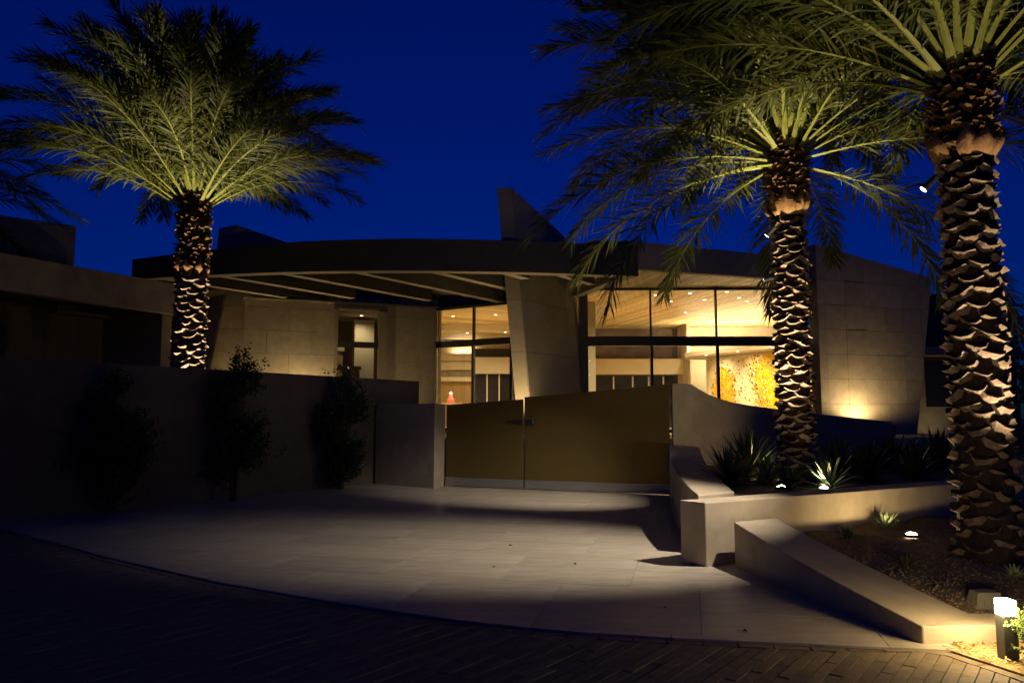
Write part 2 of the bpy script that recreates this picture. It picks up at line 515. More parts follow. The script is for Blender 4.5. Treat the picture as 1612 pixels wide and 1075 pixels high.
# planter wall that stands between the two beds (W1)
w1a, w1b = on(1112, 895, 0), on(1072, 888, 0)
W1Z = at(1112, 791, w1a.y).z
w1r = on(1497, 762, W1Z)
w1d = Vector((w1r.x - w1a.x, w1r.y - w1a.y)).normalized()
w1end = Vector((w1a.x, w1a.y)) + w1d * 9
w1t = Vector((w1b.x - w1a.x, w1b.y - w1a.y))
wall_run('planter_wall', [w1b, (w1end.x - 0.5 * w1d.y, w1end.y + 0.5 * w1d.x)], [w1a, w1end], [W1Z, W1Z], -0.05, M['stucco'],
         'straight pale stucco planter wall with a square end between gravel bed and yucca bed')
# long low wall sloping down beside the forecourt with a short return (W2)
c0 = on(1157, 894, 0); c1 = on(1453, 1017, 0)
z0 = at(1157, 821, c0.y).z; z1 = at(1453, 985.6, c1.y).z
d0 = on(1222, 815, z0); d1 = on(1526, 965, z1)
N2 = 8
Lp, Rp, Zp = [], [], []
for k in range(N2 + 1):
    t = k / N2
    bow = 0.05 * math.sin(math.pi * t)
    Lp.append((lerp(c0.x, c1.x, t) - bow, lerp(c0.y, c1.y, t))); Rp.append((lerp(d0.x, d1.x, t) - bow, lerp(d0.y, d1.y, t) )); Zp.append(lerp(z0, z1, t))
mb = MB(); V = []; F = []
for k in range(N2 + 1):
    V += [(*Lp[k], -0.05), (*Rp[k], -0.05), (*Rp[k], Zp[k]), (*Lp[k], Zp[k])]
F.append((0, 1, 2, 3))
for k in range(N2):
    b = 4 * k
    for i in range(4): F.append((b + i, b + 4 + i, b + 4 + (i + 1) % 4, b + (i + 1) % 4))
b = 4 * N2
rx = 6.5
f1 = (rx, c1.y + 0.22, 0); f2 = (rx, d1.y + 0.12, 0)
V += [(f1[0], f1[1], -0.05), (f2[0], f2[1], -0.05), (f2[0], f2[1], z1), (f1[0], f1[1], z1)]
for i in range(4): F.append((b + i, b + 4 + i, b + 4 + (i + 1) % 4, b + (i + 1) % 4))
F.append((b + 7, b + 6, b + 5, b + 4))
mb.poly(V, F)
tag(mb.build('low_wall', M['stucco'], bevel=0.012), 'low pale stucco wall sloping down to the street beside the forecourt', 'wall')
# swept wall from the gate to the planter wall
sl = [(1053, 701), (1055, 715), (1057, 729), (1063, 741), (1072, 752), (1084, 766), (1099, 779)]
sr = [(1100.6, 701), (1105, 714), (1110, 725.6), (1117, 736.5), (1125, 746), (1139, 760), (1156, 774)]
zs = [0.97, 0.90, 0.83, 0.785, 0.74, 0.70, W1Z + 0.004]
SL = [on(x, y, z) for (x, y), z in zip(sl, zs)]; SR = [on(x, y, z) for (x, y), z in zip(sr, zs)]
def resample(L_, zs_, n):
    out = []
    for k in range(n + 1):
        t = k / n * (len(L_) - 1); i = min(int(t), len(L_) - 2); f = t - i
        p0 = L_[max(i - 1, 0)]; p1 = L_[i]; p2 = L_[i + 1]; p3 = L_[min(i + 2, len(L_) - 1)]
        q = 0.5 * ((2 * p1) + (p2 - p0) * f + (2 * p0 - 5 * p1 + 4 * p2 - p3) * f * f + (3 * p1 - p0 - 3 * p2 + p3) * f ** 3)
        out.append(q)
    return out
SL2, SR2 = resample(SL, zs, 24), resample(SR, zs, 24)
wall_run('swept_wall', SL2, SR2, [p.z for p in SL2], -0.05, M['stucco'], 'pale stucco wall with a swept curving top beside the gate')

# pier and wall right of the gate, top sweeping down (E)
ew = [(1058, 604, 14.95), (1088, 604.5, 14.9), (1100, 612, 14.95), (1112, 619, 15.0), (1128, 626, 15.05), (1150, 632.5, 15.15), (1180, 638, 15.25), (1222, 643.5, 15.4), (1285, 651, 15.6), (1345, 657.5, 15.8), (1405, 664, 16.0)]
EF = [at(*e) for e in ew]
EB = [Vector((p.x + 0.05, p.y + 0.38, p.z)) for p in EF]
wall_run('garden_wall', EB, EF, [p.z for p in EF], -0.05, M['stucco'], 'stucco wall sweeping down from the gate behind the yucca bed')
# left garden wall
WT = 2.42
wl0, wl1 = on(0, 562, WT), on(660, 600, WT)
wd = Vector((wl1.x - wl0.x, wl1.y - wl0.y)).normalized()
s_ = Vector((wl0.x, wl0.y)) - wd * 9
e_ = Vector((wl1.x, wl1.y))
nrm = Vector((-wd.y, wd.x))
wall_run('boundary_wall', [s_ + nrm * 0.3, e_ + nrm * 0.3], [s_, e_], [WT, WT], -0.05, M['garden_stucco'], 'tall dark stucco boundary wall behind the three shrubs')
# gate pier left
p0, p1_, p2_ = on(590, 762, 0), on(683, 770, 0), on(700, 766, 0)
pb = p0 + (p2_ - p1_)
mb = MB(); mb.slab([(p0.x, p0.y), (p1_.x, p1_.y), (p2_.x, p2_.y), (pb.x, pb.y)], -0.05, 1.82)
tag(mb.build('gate_pier', M['stucco'], bevel=0.012), 'square stucco pier beside the narrower gate leaf', 'pier')

# upper planting bed and gravel bed
ub = MB()
bed_u = [(SR[-1].x, SR[-1].y), (w1end.x - 0.3, w1end.y + 0.45), (EF[-1].x + 6, 17), (EF[-1].x, EF[-1].y - 0.02), (EF[4].x, EF[4].y - 0.02), (EF[1].x + .05, EF[1].y - 0.05), (SR[0].x, SR[0].y), (SR[3].x, SR[3].y)]
ub.slab([(SR[-1].x, SR[-1].y), (w1end.x - 0.3, w1end.y + 0.3), (16, 17), (16, 22), (EF[4].x, EF[4].y + 0.1), (SR[0].x, SR[0].y - 0.02)], -0.05, 0.60)
tag(ub.build('planting_bed', M['gravel']), kind='structure')
def gravel_z(x, y):
    t = max(0, min(1, (y - 5.4) / 4.0))
    return lerp(0.085, 0.27, t) + 0.018 * math.sin(x * 5.1 + y * 3.3) + 0.012 * math.sin(x * 11 - y * 7)
gb_ = MB(); NX, NY = 60, 60
def bed_pt(a, b):
    y = lerp(d1.y - 0.15, 12.0, b)
    t = (y - d1.y) / (d0.y - d1.y)
    xl = lerp(d1.x, d0.x, t) - 0.22
    x = lerp(xl, 9.0, a ** 1.3)
    return (x, y, gravel_z(x, y))
gv = [bed_pt(i / NX, j / NY) for j in range(NY + 1) for i in range(NX + 1)]
gf = [(j * (NX + 1) + i, j * (NX + 1) + i + 1, (j + 1) * (NX + 1) + i + 1, (j + 1) * (NX + 1) + i) for j in range(NY) for i in range(NX)]
# keep only what lies in front of the planter wall
gf = [f for f in gf if all((gv[k][0] - w1a.x) * w1d.y - (gv[k][1] - w1a.y) * w1d.x > -0.32 for k in f)]
gb_.poly(gv, gf)
tag(gb_.build('gravel_bed', M['gravel'], smooth=True), kind='structure')
random.seed(21)
def stones(n, sampler, smin, smax):
    mb = MB()
    for _ in range(n):
        x, y, z = sampler()
        s = random.uniform(smin, smax) * random.uniform(0.6, 1.1)
        a = random.uniform(0, 6.28)
        pts = []
        for k, (dx, dy, dz) in enumerate(((1, 0, 0), (0, 1, 0), (-1, 0, 0), (0, -1, 0), (0, 0, .8), (0, 0, -.6))):
            q = s * random.uniform(0.7, 1.25)
            xx, yy = dx * math.cos(a) - dy * math.sin(a), dx * math.sin(a) + dy * math.cos(a)
            pts.append((x + xx * q, y + yy * q * 0.8, z + dz * q * 0.8))
        mb.poly(pts, [(0, 1, 4), (1, 2, 4), (2, 3, 4), (3, 0, 4), (1, 0, 5), (2, 1, 5), (3, 2, 5), (0, 3, 5)])
    return mb
def gs():
    while True:
        p = bed_pt(random.random(), random.random() ** 1.3)
        if (p[0] - w1a.x) * w1d.y - (p[1] - w1a.y) * w1d.x > 0.03: return (p[0], p[1], p[2] + 0.004)
tag(stones(9000, gs, 0.008, 0.02).build('gravel', M['pebble']), 'brown crushed gravel between planter wall and low wall', 'gravel', kind='stuff')
# mulch strip outside the low wall
mpoly = [(c1.x + 0.02, c1.y + 0.05)] + [(p.x, p.y) for p in bed_edge] + [(8, 1.0), (8, 5.6)]
mm = MB(); mm.slab(mpoly if area(mpoly) > 0 else mpoly[::-1], -0.05, 0.012)
tag(mm.build('mulch_bed', M['mulch']), kind='structure')
mm = MB()
for _ in range(1500):
    x, y = random.uniform(2.9, 4.6), random.uniform(3.6, 5.4)
    if below(x, y) > -0.10: continue
    a = random.uniform(0, 3.14); l = random.uniform(0.02, 0.07)
    z = random.uniform(0.014, 0.035)
    mm.bar((x - math.cos(a) * l / 2, y - math.sin(a) * l / 2, z), (x + math.cos(a) * l / 2, y + math.sin(a) * l / 2, z + random.uniform(-.012, .012)), random.uniform(.004, .012), 0.004)
tag(mm.build('straw_mulch', M['straw']), 'golden straw mulch scattered round the bollard', 'mulch', kind='stuff')

# ================================================================== GATE
G0, G1 = Vector((p2_.x + 0.02, p2_.y - 0.06, 0)), Vector((EF[0].x - 0.02, EF[0].y + 0.12, 0))
gd = (G1 - G0).normalized(); gnm = Vector((gd.y, -gd.x, 0))   # toward the street
def gate_t(px):                     # distance along the gate line at bearing px
    k = (px - 806) / FPX
    # X = k' * Y with the pitch taken out at mid height
    return (k * G0.y - G0.x) / (gd.x - k * gd.y)
gaps = [0.0, gate_t(823.6), gate_t(826.2), (G1 - G0).length]
def gate_top(t):
    L_ = gaps[3]
    if t <= gaps[1]: return lerp(1.80, 1.91, t / gaps[1])
    s = (t - gaps[2]) / (L_ - gaps[2]); return 1.955 + 0.235 * s ** 1.15
def gate_leaf(t0, t1, label):
    root = empty('gate_leaf', G0 + gd * t0)
    tag(root, label, 'gate')
    n = 12
    mb = MB(); fr, bk = [], []
    zb = 0.22
    for k in range(n + 1):
        t = lerp(0, t1 - t0, k / n)
        fr.append((gd * t + gnm * 0.012, gate_top(t0 + t))); bk.append((gd * t - gnm * 0.012, gate_top(t0 + t)))
    V = [(p.x, p.y, zb) for p, z in fr] + [(p.x, p.y, z) for p, z in fr] + [(p.x, p.y, zb) for p, z in bk] + [(p.x, p.y, z) for p, z in bk]
    q = n + 1; F = []
    for k in range(n):
        F += [(k, k + 1, q + k + 1, q + k), (2 * q + k + 1, 2 * q + k, 3 * q + k, 3 * q + k + 1), (q + k, q + k + 1, 3 * q + k + 1, 3 * q + k), (k + 1, k, 2 * q + k, 2 * q + k + 1)]
    F += [(0, q, 3 * q, 2 * q), (n, 2 * q + n, 3 * q + n, q + n)]
    mb.poly(V, F)
    mb.build('panel', M['gate_glass'], root)
    mb = MB(); mb.bar(Vector((0, 0, 0.125)) + gd * 0.0, Vector((0, 0, 0.125)) + gd * (t1 - t0), 0.05, 0.185)
    mb.build('bottom_rail', M['steel'], root, bevel=0.006)
    return root
gl = gate_leaf(0.02, gaps[1], 'narrow frosted bronze gate leaf hung on the square pier')
gr_ = gate_leaf(gaps[2], gaps[3] - 0.02, 'wide frosted bronze gate leaf with rising top edge')
mb = MB(); mb.bar(Vector((0, 0, 0.125)) + gnm * 0.03 + gd * 0.0, Vector((0, 0, 0.125)) + gnm * 0.03 + gd * 0.2, 0.014, 0.2)
mb.build('hinge_plate', M['steel'], gl)
# lever latch: tapered bar on the narrow leaf, block keeper on the wide leaf
tl = gaps[1] - 0.02; hh = 1.43
mb = MB()
a, b = gd * (tl - 0.36) + gnm * 0.06 + Vector((0, 0, hh + .01)), gd * (tl - 0.01) + gnm * 0.06 + Vector((0, 0, hh))
up = Vector((0, 0, 1))
mb.prism([a + up * .012 + gnm * .01, a - up * .012 + gnm * .01, a - up * .012 - gnm * .01, a + up * .012 - gnm * .01][::-1],
         [b + up * .045 + gnm * .02, b - up * .045 + gnm * .02, b - up * .045 - gnm * .04, b + up * .045 - gnm * .04][::-1])
mb.build('lever', M['black_metal'], gl, bevel=0.004)
mb = MB(); mb.bar(gd * 0.02 + gnm * 0.05 + Vector((0, 0, hh)), gd * 0.24 + gnm * 0.05 + Vector((0, 0, hh)), 0.07, 0.09)
kp = mb.build('latch_keeper', M['black_metal'], gr_, bevel=0.004)
mb = MB(); mb.bar(gd * 0.205 + gnm * 0.088 + Vector((0, 0, hh)), gd * 0.235 + gnm * 0.088 + Vector((0, 0, hh)), 0.006, 0.085)
mb.build('lock_plate', M['steel'], kp)

# ================================================================== HOUSE
house = empty('modern_house', (0, 24, 0))
tag(house, 'low modern stone house with curved dark canopies and lit glass walls', 'house')
HL = Vector((0, 24, 0))
def hpart(mb, name, mat, parent=None, smooth=False, bevel=0.0):
    # house meshes are written in world coordinates; parts hang from the house empty
    mb.v = [(x, y - 24.0, z) for x, y, z in mb.v]
    return mb.build(name, mat, parent or house, smooth, bevel=bevel)

BD = Vector((0.7, 1.0, 0)).normalized()           # run of beams and blade walls, away to the right
def panelled(name, part_mat, origin, udir, outline, du, dv, thick=0.026, gap=0.007, depth=0.35, lean=None, v0=0.0, u0=0.0, bond=False, pname='stone_panel', panel_mat=None):
    # outline: convex ccw polygon in (u, v); panels stand proud of a solid core
    ud = Vector(udir).normalized(); nd = Vector((ud.y, -ud.x, 0))
    def fm(u, v, w):
        uu = u + (lean(u, v) if lean else 0.0)
        return Vector(origin) + ud * uu + nd * w + Vector((0, 0, v))
    core = MB()
    core.prism([fm(u, v, -depth) for u, v in outline][::1], [fm(u, v, 0) for u, v in outline])
    co = hpart(core, name, part_mat)
    us = [p[0] for p in outline]; vs = [p[1] for p in outline]
    j = 0; v = v0
    while v < max(vs):
        u = u0 - (du * 0.5 if (bond and j % 2) else 0)
        while u < max(us):
            r = [(u + gap / 2, v + gap / 2), (u + du - gap / 2, v + gap / 2), (u + du - gap / 2, v + dv - gap / 2), (u + gap / 2, v + dv - gap / 2)]
            pq = clip(r, outline)
            if pq and abs(area(pq)) > 0.01:
                th = thick + random.uniform(-0.004, 0.004)
                mb = MB(); mb.prism([fm(a, b, 0.002) for a, b in pq], [fm(a, b, th) for a, b in pq])
                hpart(mb, pname, panel_mat or part_mat, co)
            u += du
        v += dv; j += 1
    return co
random.seed(31)

# --- blade wall (fin) that pierces the canopy
FY = 20.8
fb0 = at(820, 628, FY - 0.35); ft0 = at(783, 298, FY)
frbot_l, frbot_r = at(813, 640, FY), at(834.5, 640, FY)
frtop_l, frtop_r = at(783, 298, FY), at(805, 296, FY)
def ext(pt, pb, z):                                 # extend an edge line to height z
    t = (z - pb.z) / (pt.z - pb.z); return pb + (pt - pb) * t
fl0, fl1 = ext(frtop_l, frbot_l, 0.0), frtop_l
fr0, fr1 = ext(frtop_r, frbot_r, 0.0), frtop_r
FL = 3.0                                            # length back along BD
tope = at(912, 386, 23.3)
slope = (tope.z - fr1.z) / ((tope - fr1).to_2d().length)
endt = 9.0
ztop_end = fr1.z + slope * 3.4
core = MB()
def back(p, s, z=None):
    q = p + BD * s
    if z is not None: q.z = z
    return q
# front part from the leaning nose to the glass line, sloped top
nose_back = 3.2
zb_ = fr1.z + slope * nose_back
r0b = Vector((fr0.x, fr0.y, 0)); r1b = Vector((fr1.x, fr1.y, fr1.z))
# right face is a plane along BD through the nose's mean line
core.poly([fl0, fr0, fr1, fl1,
           back(fr1, nose_back, fr1.z + slope * nose_back), back(fl1, nose_back, fr1.z + slope * nose_back),
           back(fr0, nose_back), back(fl0, nose_back)],
          [(0, 1, 2, 3), (3, 2, 4, 5), (1, 6, 4, 2), (0, 3, 5, 7), (5, 4, 6, 7), (0, 7, 6, 1)])
fin = hpart(core, 'blade_wall', M['fin_stone'])
# cladding slabs on nose and long face, in courses of about 1.45 m
zc = [0.0, 0.45, 1.88, 3.31, 4.74, 6.17, 7.6, 9.0]
ndir = Vector((BD.y, -BD.x, 0))
for a, b in zip(zc, zc[1:]):
    za, zb2 = a + 0.006, min(b - 0.006, fr1.z)
    if zb2 <= za: continue
    # nose slab
    P = [ext(fl1, fl0, za), ext(fr1, fr0, za), ext(fr1, fr0, zb2), ext(fl1, fl0, zb2)]
    o_ = -BD * 0.022
    mb = MB(); mb.prism([p + o_ * 0.05 for p in P], [p + o_ for p in P]); hpart(mb, 'stone_panel', M['fin_stone'], fin)
    # long face, two slabs, clipped by the sloping top
    for s0, s1 in ((0.0, 3.19),):
        def top_at(s): return fr1.z + slope * s
        q = clip([(s0, za), (s1, za), (s1, zb2), (s0, zb2)], [(-1, -1), (7, -1), (7, top_at(7)), (-1, top_at(-1))])
        if not q: continue
        W = [ext(fr1, fr0, v) + BD * u for u, v in q]
        mb = MB(); mb.prism([p + ndir * 0.001 for p in W], [p + ndir * 0.02 for p in W]); hpart(mb, 'stone_panel', M['fin_stone'], fin)

# --- second, lower blade on the roof
bl0 = at(372, 354, 22.5); bf0 = at(345, 358, 22.7)
z2 = bl0.z
mb = MB()
q0 = Vector((bl0.x, bl0.y, 5.4)); q1 = Vector((bf0.x + 0.1, bf0.y, 5.4))
sl2 = -0.10
mb.poly([q1 - Vector((.25, 0, 0)), q0 - Vector((.22, 0, 0)), Vector((bl0.x, bl0.y, z2)), Vector((bf0.x, bf0.y, z2 - .06)),
         back(bl0, 4.2, z2 + sl2 * 4.2), back(bf0, 4.2, z2 + sl2 * 4.2), back(q0, 4.2), back(q1, 4.2)],
        [(0, 1, 2, 3), (3, 2, 4, 5), (1, 6, 4, 2), (0, 3, 5, 7), (5, 4, 6, 7), (0, 7, 6, 1)])
hpart(mb, 'roof_blade', M['stone'])

# --- canopy one: arc fascia, ring soffit, beams, deck
CZ = 5.2
cb = [(207, 440), (340, 432.5), (465, 428), (560, 426.6), (640, 426.3), (720, 427), (800, 428.3), (905, 431.2), (1005, 435)]
cpts = resample([on(x, y, CZ) for x, y in cb], None, 40)
def ctop(i): 
    p = cpts[i]; px = 806 + FPX * p.x / p.y
    return CZ + interp([(200, 0.55), (340, 0.68), (465, 0.78), (640, 0.83), (1010, 0.80)], px)
inward = []
for i, p in enumerate(cpts):
    a, b = cpts[max(0, i - 1)], cpts[min(40, i + 1)]
    t = (b - a).normalized(); inward.append(Vector((-t.y, t.x, 0)))
mb = MB(); V = []; F = []
ring = 0.34
for i, p in enumerate(cpts):
    q = p + inward[i] * ring
    V += [(p.x, p.y, CZ), (q.x, q.y, CZ), (q.x, q.y, ctop(i)), (p.x, p.y, ctop(i))]
for i in range(40):
    b = 4 * i
    F += [(b + k, b + 4 + k, b + 4 + (k + 1) % 4, b + (k + 1) % 4) for k in range(4)]
F += [(3, 2, 1, 0), tuple(160 + k for k in range(4))]
mb.poly(V, F)
canopy = empty('canopy', (0, 0, 0), house)
fo = hpart(mb, 'fascia', [M['bronze'], M['soffit']], canopy)
for pl in fo.data.polygons:
    if abs(pl.normal.z) > 0.9 and pl.center.z < CZ + 0.05: pl.material_index = 1
# deck above the beams, out to the facade
mb = MB()
inn = [p + inward[i] * (ring - 0.02) for i, p in enumerate(cpts)]
deck = [(p.x, p.y) for p in inn] + [(3.4, 21.5), (2.6, 24.6), (-2.6, 27.2), (-12.5, 24.6)]
V = [(x, y, 5.72) for x, y in deck] + [(x, y, 5.80) for x, y in deck]
n = len(deck)
mb.poly(V, [tuple(reversed(range(n))), tuple(range(n, 2 * n))] + [(i, (i + 1) % n, n + (i + 1) % n, n + i) for i in range(n)])
hpart(mb, 'deck', M['dark_deck'], canopy)  # deck coloured dark for the shade between the beams
def beam(a, b, w=0.26, h=0.5, z=CZ + 0.003, name='beam'):
    mb = MB(); mb.bar((a.x, a.y, z + h / 2), (b.x, b.y, z + h / 2), w, h)
    ob = hpart(mb, name, [M['bronze'], M['soffit']], canopy)
    for pl in ob.data.polygons:
        if pl.normal.z < -0.9 or (abs(pl.normal.z) > .9 and pl.center.z < z + .05): pl.material_index = 1  # recess shade put into colour: dark beam sides, pale underside
    return ob
for px, ln in ((232, 3.9), (330, 4.6), (433, 5.6), (562, 6.2), (690, 5.8)):
    i = min(range(41), key=lambda k: abs(806 + FPX * cpts[k].x / cpts[k].y - px))
    a = cpts[i] + inward[i] * 0.3
    beam(a, a + BD * ln)
# beams at the right hand end
pe = cpts[40] + inward[40] * 0.2
beam(pe + Vector((-0.3, 0.1, 0)), Vector((2.0, 23.2, 0)))
i = min(range(41), key=lambda k: abs(806 + FPX * cpts[k].x / cpts[k].y - 893))
beam(cpts[i] + inward[i] * 0.3, cpts[i] + inward[i] * 0.3 + BD * 1.75, w=0.2)
i = min(range(41), key=lambda k: abs(806 + FPX * cpts[k].x / cpts[k].y - 800))
beam(cpts[i] + inward[i] * 0.3, cpts[i] + inward[i] * 0.3 + BD * 0.9)

# --- canopy two: fascia over the living room with a timber soffit
SZ = hz(454, 23.2)
f2 = [on(990, 423, SZ), on(1060, 427.5, SZ), on(1120, 431.5, SZ), on(1180, 436, SZ), on(1222, 440, SZ), on(1262, 445, SZ), on(1300, 451, SZ)]
f2t = [hz(379, f2[0].y), hz(386, f2[1].y), hz(392, f2[2].y), hz(398, f2[3].y), hz(402.5, f2[4].y), hz(408, f2[5].y), hz(414, f2[6].y)]
mb = MB(); V = []; F = []
for p, z in zip(f2, f2t):
    V += [(p.x, p.y, SZ), (p.x + .03, p.y + .25, SZ), (p.x + .03, p.y + .25, z), (p.x, p.y, z)]
for i in range(len(f2) - 1):
    b = 4 * i
    F += [(b + k, b + 4 + k, b + 4 + (k + 1) % 4, b + (k + 1) % 4) for k in range(4)]
F += [(3, 2, 1, 0), tuple(4 * (len(f2) - 1) + k for k in range(4))]
mb.poly(V, F)
hpart(mb, 'roof_fascia', M['fascia'])

# ceiling and soffit boards of the living room: run indoors through the glass line
ceil2 = empty('timber_ceiling', (0, 0, 0), house)
reg2 = [(1.2, 25.5), (f2[0].x - 0.9, f2[0].y + .2), (f2[0].x, f2[0].y + 0.2), (f2[2].x, f2[2].y + 0.2), (f2[4].x, f2[4].y + 0.2), (f2[6].x, f2[6].y + 0.2), (11.8, 26), (11.8, 36), (1.2, 36)]
if area(reg2) < 0: reg2 = reg2[::-1]
va = Vector((-0.28, 1.0)).normalized(); vb = Vector((va.y, -va.x))
w_ = 0.19
for k in range(-10, 90):
    c = Vector((0.0, 19.0)) + vb * (k * w_)
    q = [(c + va * -3), (c + vb * (w_ - .008) + va * -3), (c + vb * (w_ - .008) + va * 20), (c + va * 20)]
    pq = clip([(p.x, p.y) for p in q], reg2)
    if not pq or abs(area(pq)) < 0.03: continue
    # boards laid in two lengths with a staggered butt joint
    mb = MB()
    cen = (sum(p[0] for p in pq) / len(pq), sum(p[1] for p in pq) / len(pq))
    mb.prism([(p[0] - cen[0], p[1] - cen[1], 0) for p in pq], [(p[0] - cen[0], p[1] - cen[1], 0.02) for p in pq])
    o = mb.build('board', M['board'], ceil2)
    o.location = (cen[0], cen[1] - 24, SZ + 0.004 + random.uniform(-.0015, .0015))
# roof slabs that close the house
mb = MB()
rp_ = [(1.5, 24.3), (f2[0].x - 1.2, f2[0].y + .6), (f2[0].x, f2[0].y + 0.26), (f2[3].x, f2[3].y + 0.26), (f2[6].x, f2[6].y + 0.26), (12, 26), (12, 38), (0.5, 38)]
mb.slab(rp_ if area(rp_) > 0 else rp_[::-1], SZ + 0.06, SZ + 0.5)
hpart(mb, 'roof', M['roofing'])
mb = MB()
rp_ = [(-13, 25.2), (-2.7, 27.5), (1.3, 25.6), (3, 38.5), (-13, 38.5)]
mb.slab(rp_ if area(rp_) > 0 else rp_[::-1], 5.42, 5.9)
hpart(mb, 'roof', M['roofing'])
mb = MB()
b0, b1 = at(914, 376, 22.0), at(1008, 378, 21.6)
mb.prism([(b0.x - .25, b0.y, SZ + .5), (b1.x, b1.y, SZ + .5), (b1.x + .4, b1.y + 2, SZ + .5), (b0.x, b0.y + 2.5, SZ + .5)],
         [(b0.x + .2, b0.y + .3, b0.z), (b1.x, b1.y + .1, b1.z), (b1.x + .4, b1.y + 2, b1.z), (b0.x + .4, b0.y + 2.5, b0.z)])
hpart(mb, 'roof_curb', M['bronze'])

# --- glazing
def glazing(name, a, b, zs, verts_top, verts_bot, post=0.10, pane_in=0.0):
    # a, b plan points, zs = (sill, transom low, transom high, head); verts = parameters of the mullions
    root = empty(name, (0, 0, 0), house)
    a, b = Vector((a[0], a[1], 0)), Vector((b[0], b[1], 0)); d = b - a; dn = d.normalized(); nn = Vector((dn.y, -dn.x, 0))
    zsill, t0, t1, zh = zs
    def add(nm, p, q, z0_, z1_, th=0.12, mat='frame', off=0.0):
        mb = MB(); w = nn * (th / 2)
        o_ = nn * off
        mb.slab([tuple((p + w + o_)[:2]), tuple((q + w + o_)[:2]), tuple((q - w + o_)[:2]), tuple((p - w + o_)[:2])], z0_, z1_)
        return hpart(mb, nm, M[mat], root)
    add('transom', a, b, t0, t1, 0.22)
    add('head', a, b, zh - 0.05, zh + 0.03, 0.14)
    add('sill', a, b, zsill - 0.1, zsill, 0.2)
    for lo, hi, vs, w in ((t1, zh - 0.05, verts_top, 0.045), (zsill, t0, verts_bot, 0.075)):
        full = [0.0] + list(vs) + [1.0]
        for t in vs:
            c = a + d * t
            add('mullion', c - dn * w / 2, c + dn * w / 2, lo, hi, 0.13)
        for t, u in zip(full, full[1:]):
            add('pane', a + d * t + dn * w / 2, a + d * u - dn * w / 2, lo, hi, 0.012, 'glass')
    add('post', a - dn * post, a, zsill, zh, 0.2)
    add('post', b, b + dn * post, zsill, zh, 0.2)
    return root
gA, gB = (at(925, 500, 23.2).x, 23.2), (at(1290, 500, 23.2).x, 23.2)
wt = lambda px: (at(px, 500, 23.2).x - gA[0]) / (gB[0] - gA[0])
glazing('glass_wall', gA, gB, (1.16, hz(544.5, 23.2), hz(530, 23.2), SZ - 0.01), [wt(1024), wt(1127), wt(1230)], [wt(1024.5), wt(1128), wt(1231)], post=0.26)
hA, hB = at(688, 483, 26.1), at(806, 472, 24.5)
H1 = 5.22
dd = Vector((hB.x - hA.x, hB.y - hA.y))
hB2 = Vector((hA.x, hA.y)) + dd * 1.7
glazing('glass_wall', (hA.x, hA.y), (hB2.x, hB2.y), (1.16, hz(547, 25.9), hz(537.5, 25.9), H1), [0.30, 0.588, 0.86], [0.296, 0.585, 0.86])

# --- rooms behind the glass
def hbox(name, mat, x0, x1, y0, y1, z0_, z1_, parent=None):
    mb = MB(); mb.box(x0, x1, y0, y1, z0_, z1_); return hpart(mb, name, M[mat], parent)
liv = empty('living_room', (0, 0, 0), house)
BY = 33.5
hbox('room_floor', 'floor', -4.2, 11.9, 24.2, 38, 0.9, 1.06, liv)
def bpx(px, Y=BY): return at(px, 560, Y).x
def bz(py, Y=BY): return hz(py, Y)
# back wall and its openings
hbox('back_wall', 'cream', 2.0, 11.9, BY, BY + 0.2, 1.06, SZ, liv)
o = hbox('clerestory', 'mauve_glass', bpx(900), bpx(1058), BY - 0.06, BY - 0.003, bz(563.5), bz(518), liv)
hbox('clerestory_frame', 'frame', bpx(1058), bpx(1066), BY - 0.09, BY - 0.003, bz(563.5), bz(518), liv)
hbox('bulkhead', 'cream', bpx(900), bpx(1071), BY - 0.55, BY - 0.061, bz(589, BY - .55), bz(565, BY - .55), liv)
hbox('dark_doors', 'night_glass', bpx(900), bpx(1066), BY - 0.05, BY - 0.004, 0.6, bz(590), liv)
for px in (965, 995, 1020, 1043):
    hbox('door_mullion', 'white_trim', bpx(px) - 0.03, bpx(px) + 0.03, BY - 0.09, BY - 0.051, 0.6, bz(592), liv)
hbox('door_head', 'frame', bpx(900), bpx(1066), BY - 0.12, BY - 0.051, bz(592.5), bz(590), liv)
# pale column at the end of the blade wall, seen inside the glass
hbox('column', 'cream', at(922, 560, 26.0).x, at(937.5, 560, 26.0).x, 26.0, 26.3, 1.06, SZ, liv)
hbox('side_wall', 'cream', 1.4, 1.6, 25.8, BY, 1.06, SZ, liv)
# triangular skylight reveal beside the column
k0, k1, k2 = at(937, 480, 25.5), at(955, 486, 25.9), at(938, 512, 25.9)
mb = MB(); mb.prism([k0, k1, k2], [p + Vector((0, .12, 0)) for p in (k0, k1, k2)]); hpart(mb, 'reveal', M['white_trim'], liv)
# mural wall, running forward to the right
m0, m1 = at(1112, 600, 31.2), at(1245, 600, 27.0)
m0.z = m1.z = 0
md = (m1 - m0).normalized(); mnn = Vector((md.y, -md.x, 0)); ml = 6.3
if mnn.y > 0: mnn = -mnn
mzt = hz(563, 31.2)
mb = MB(); q = [m0, m0 + md * ml, m0 + md * ml - mnn * 0.2, m0 - mnn * 0.2]
qq = [(p.x, p.y) for p in q]; mb.slab(qq if area(qq) > 0 else qq[::-1], 1.06, mzt)
hpart(mb, 'mural_wall', M['cream'], liv)
mb = MB(); q = [m0 + Vector((-1.0, -.6, 0)), m0 + md * ml + mnn * 0.5, m0 + md * ml + Vector((2.5, 2, 0)), Vector((11.9, 32.4, 0)), Vector((bpx(1078, 32.4), 32.4, 0))]
qq = [(p.x, p.y) for p in q]; mb.slab(qq if area(qq) > 0 else qq[::-1], mzt + 0.004, mzt + 0.16)
hpart(mb, 'dropped_soffit', M['cream'], liv)
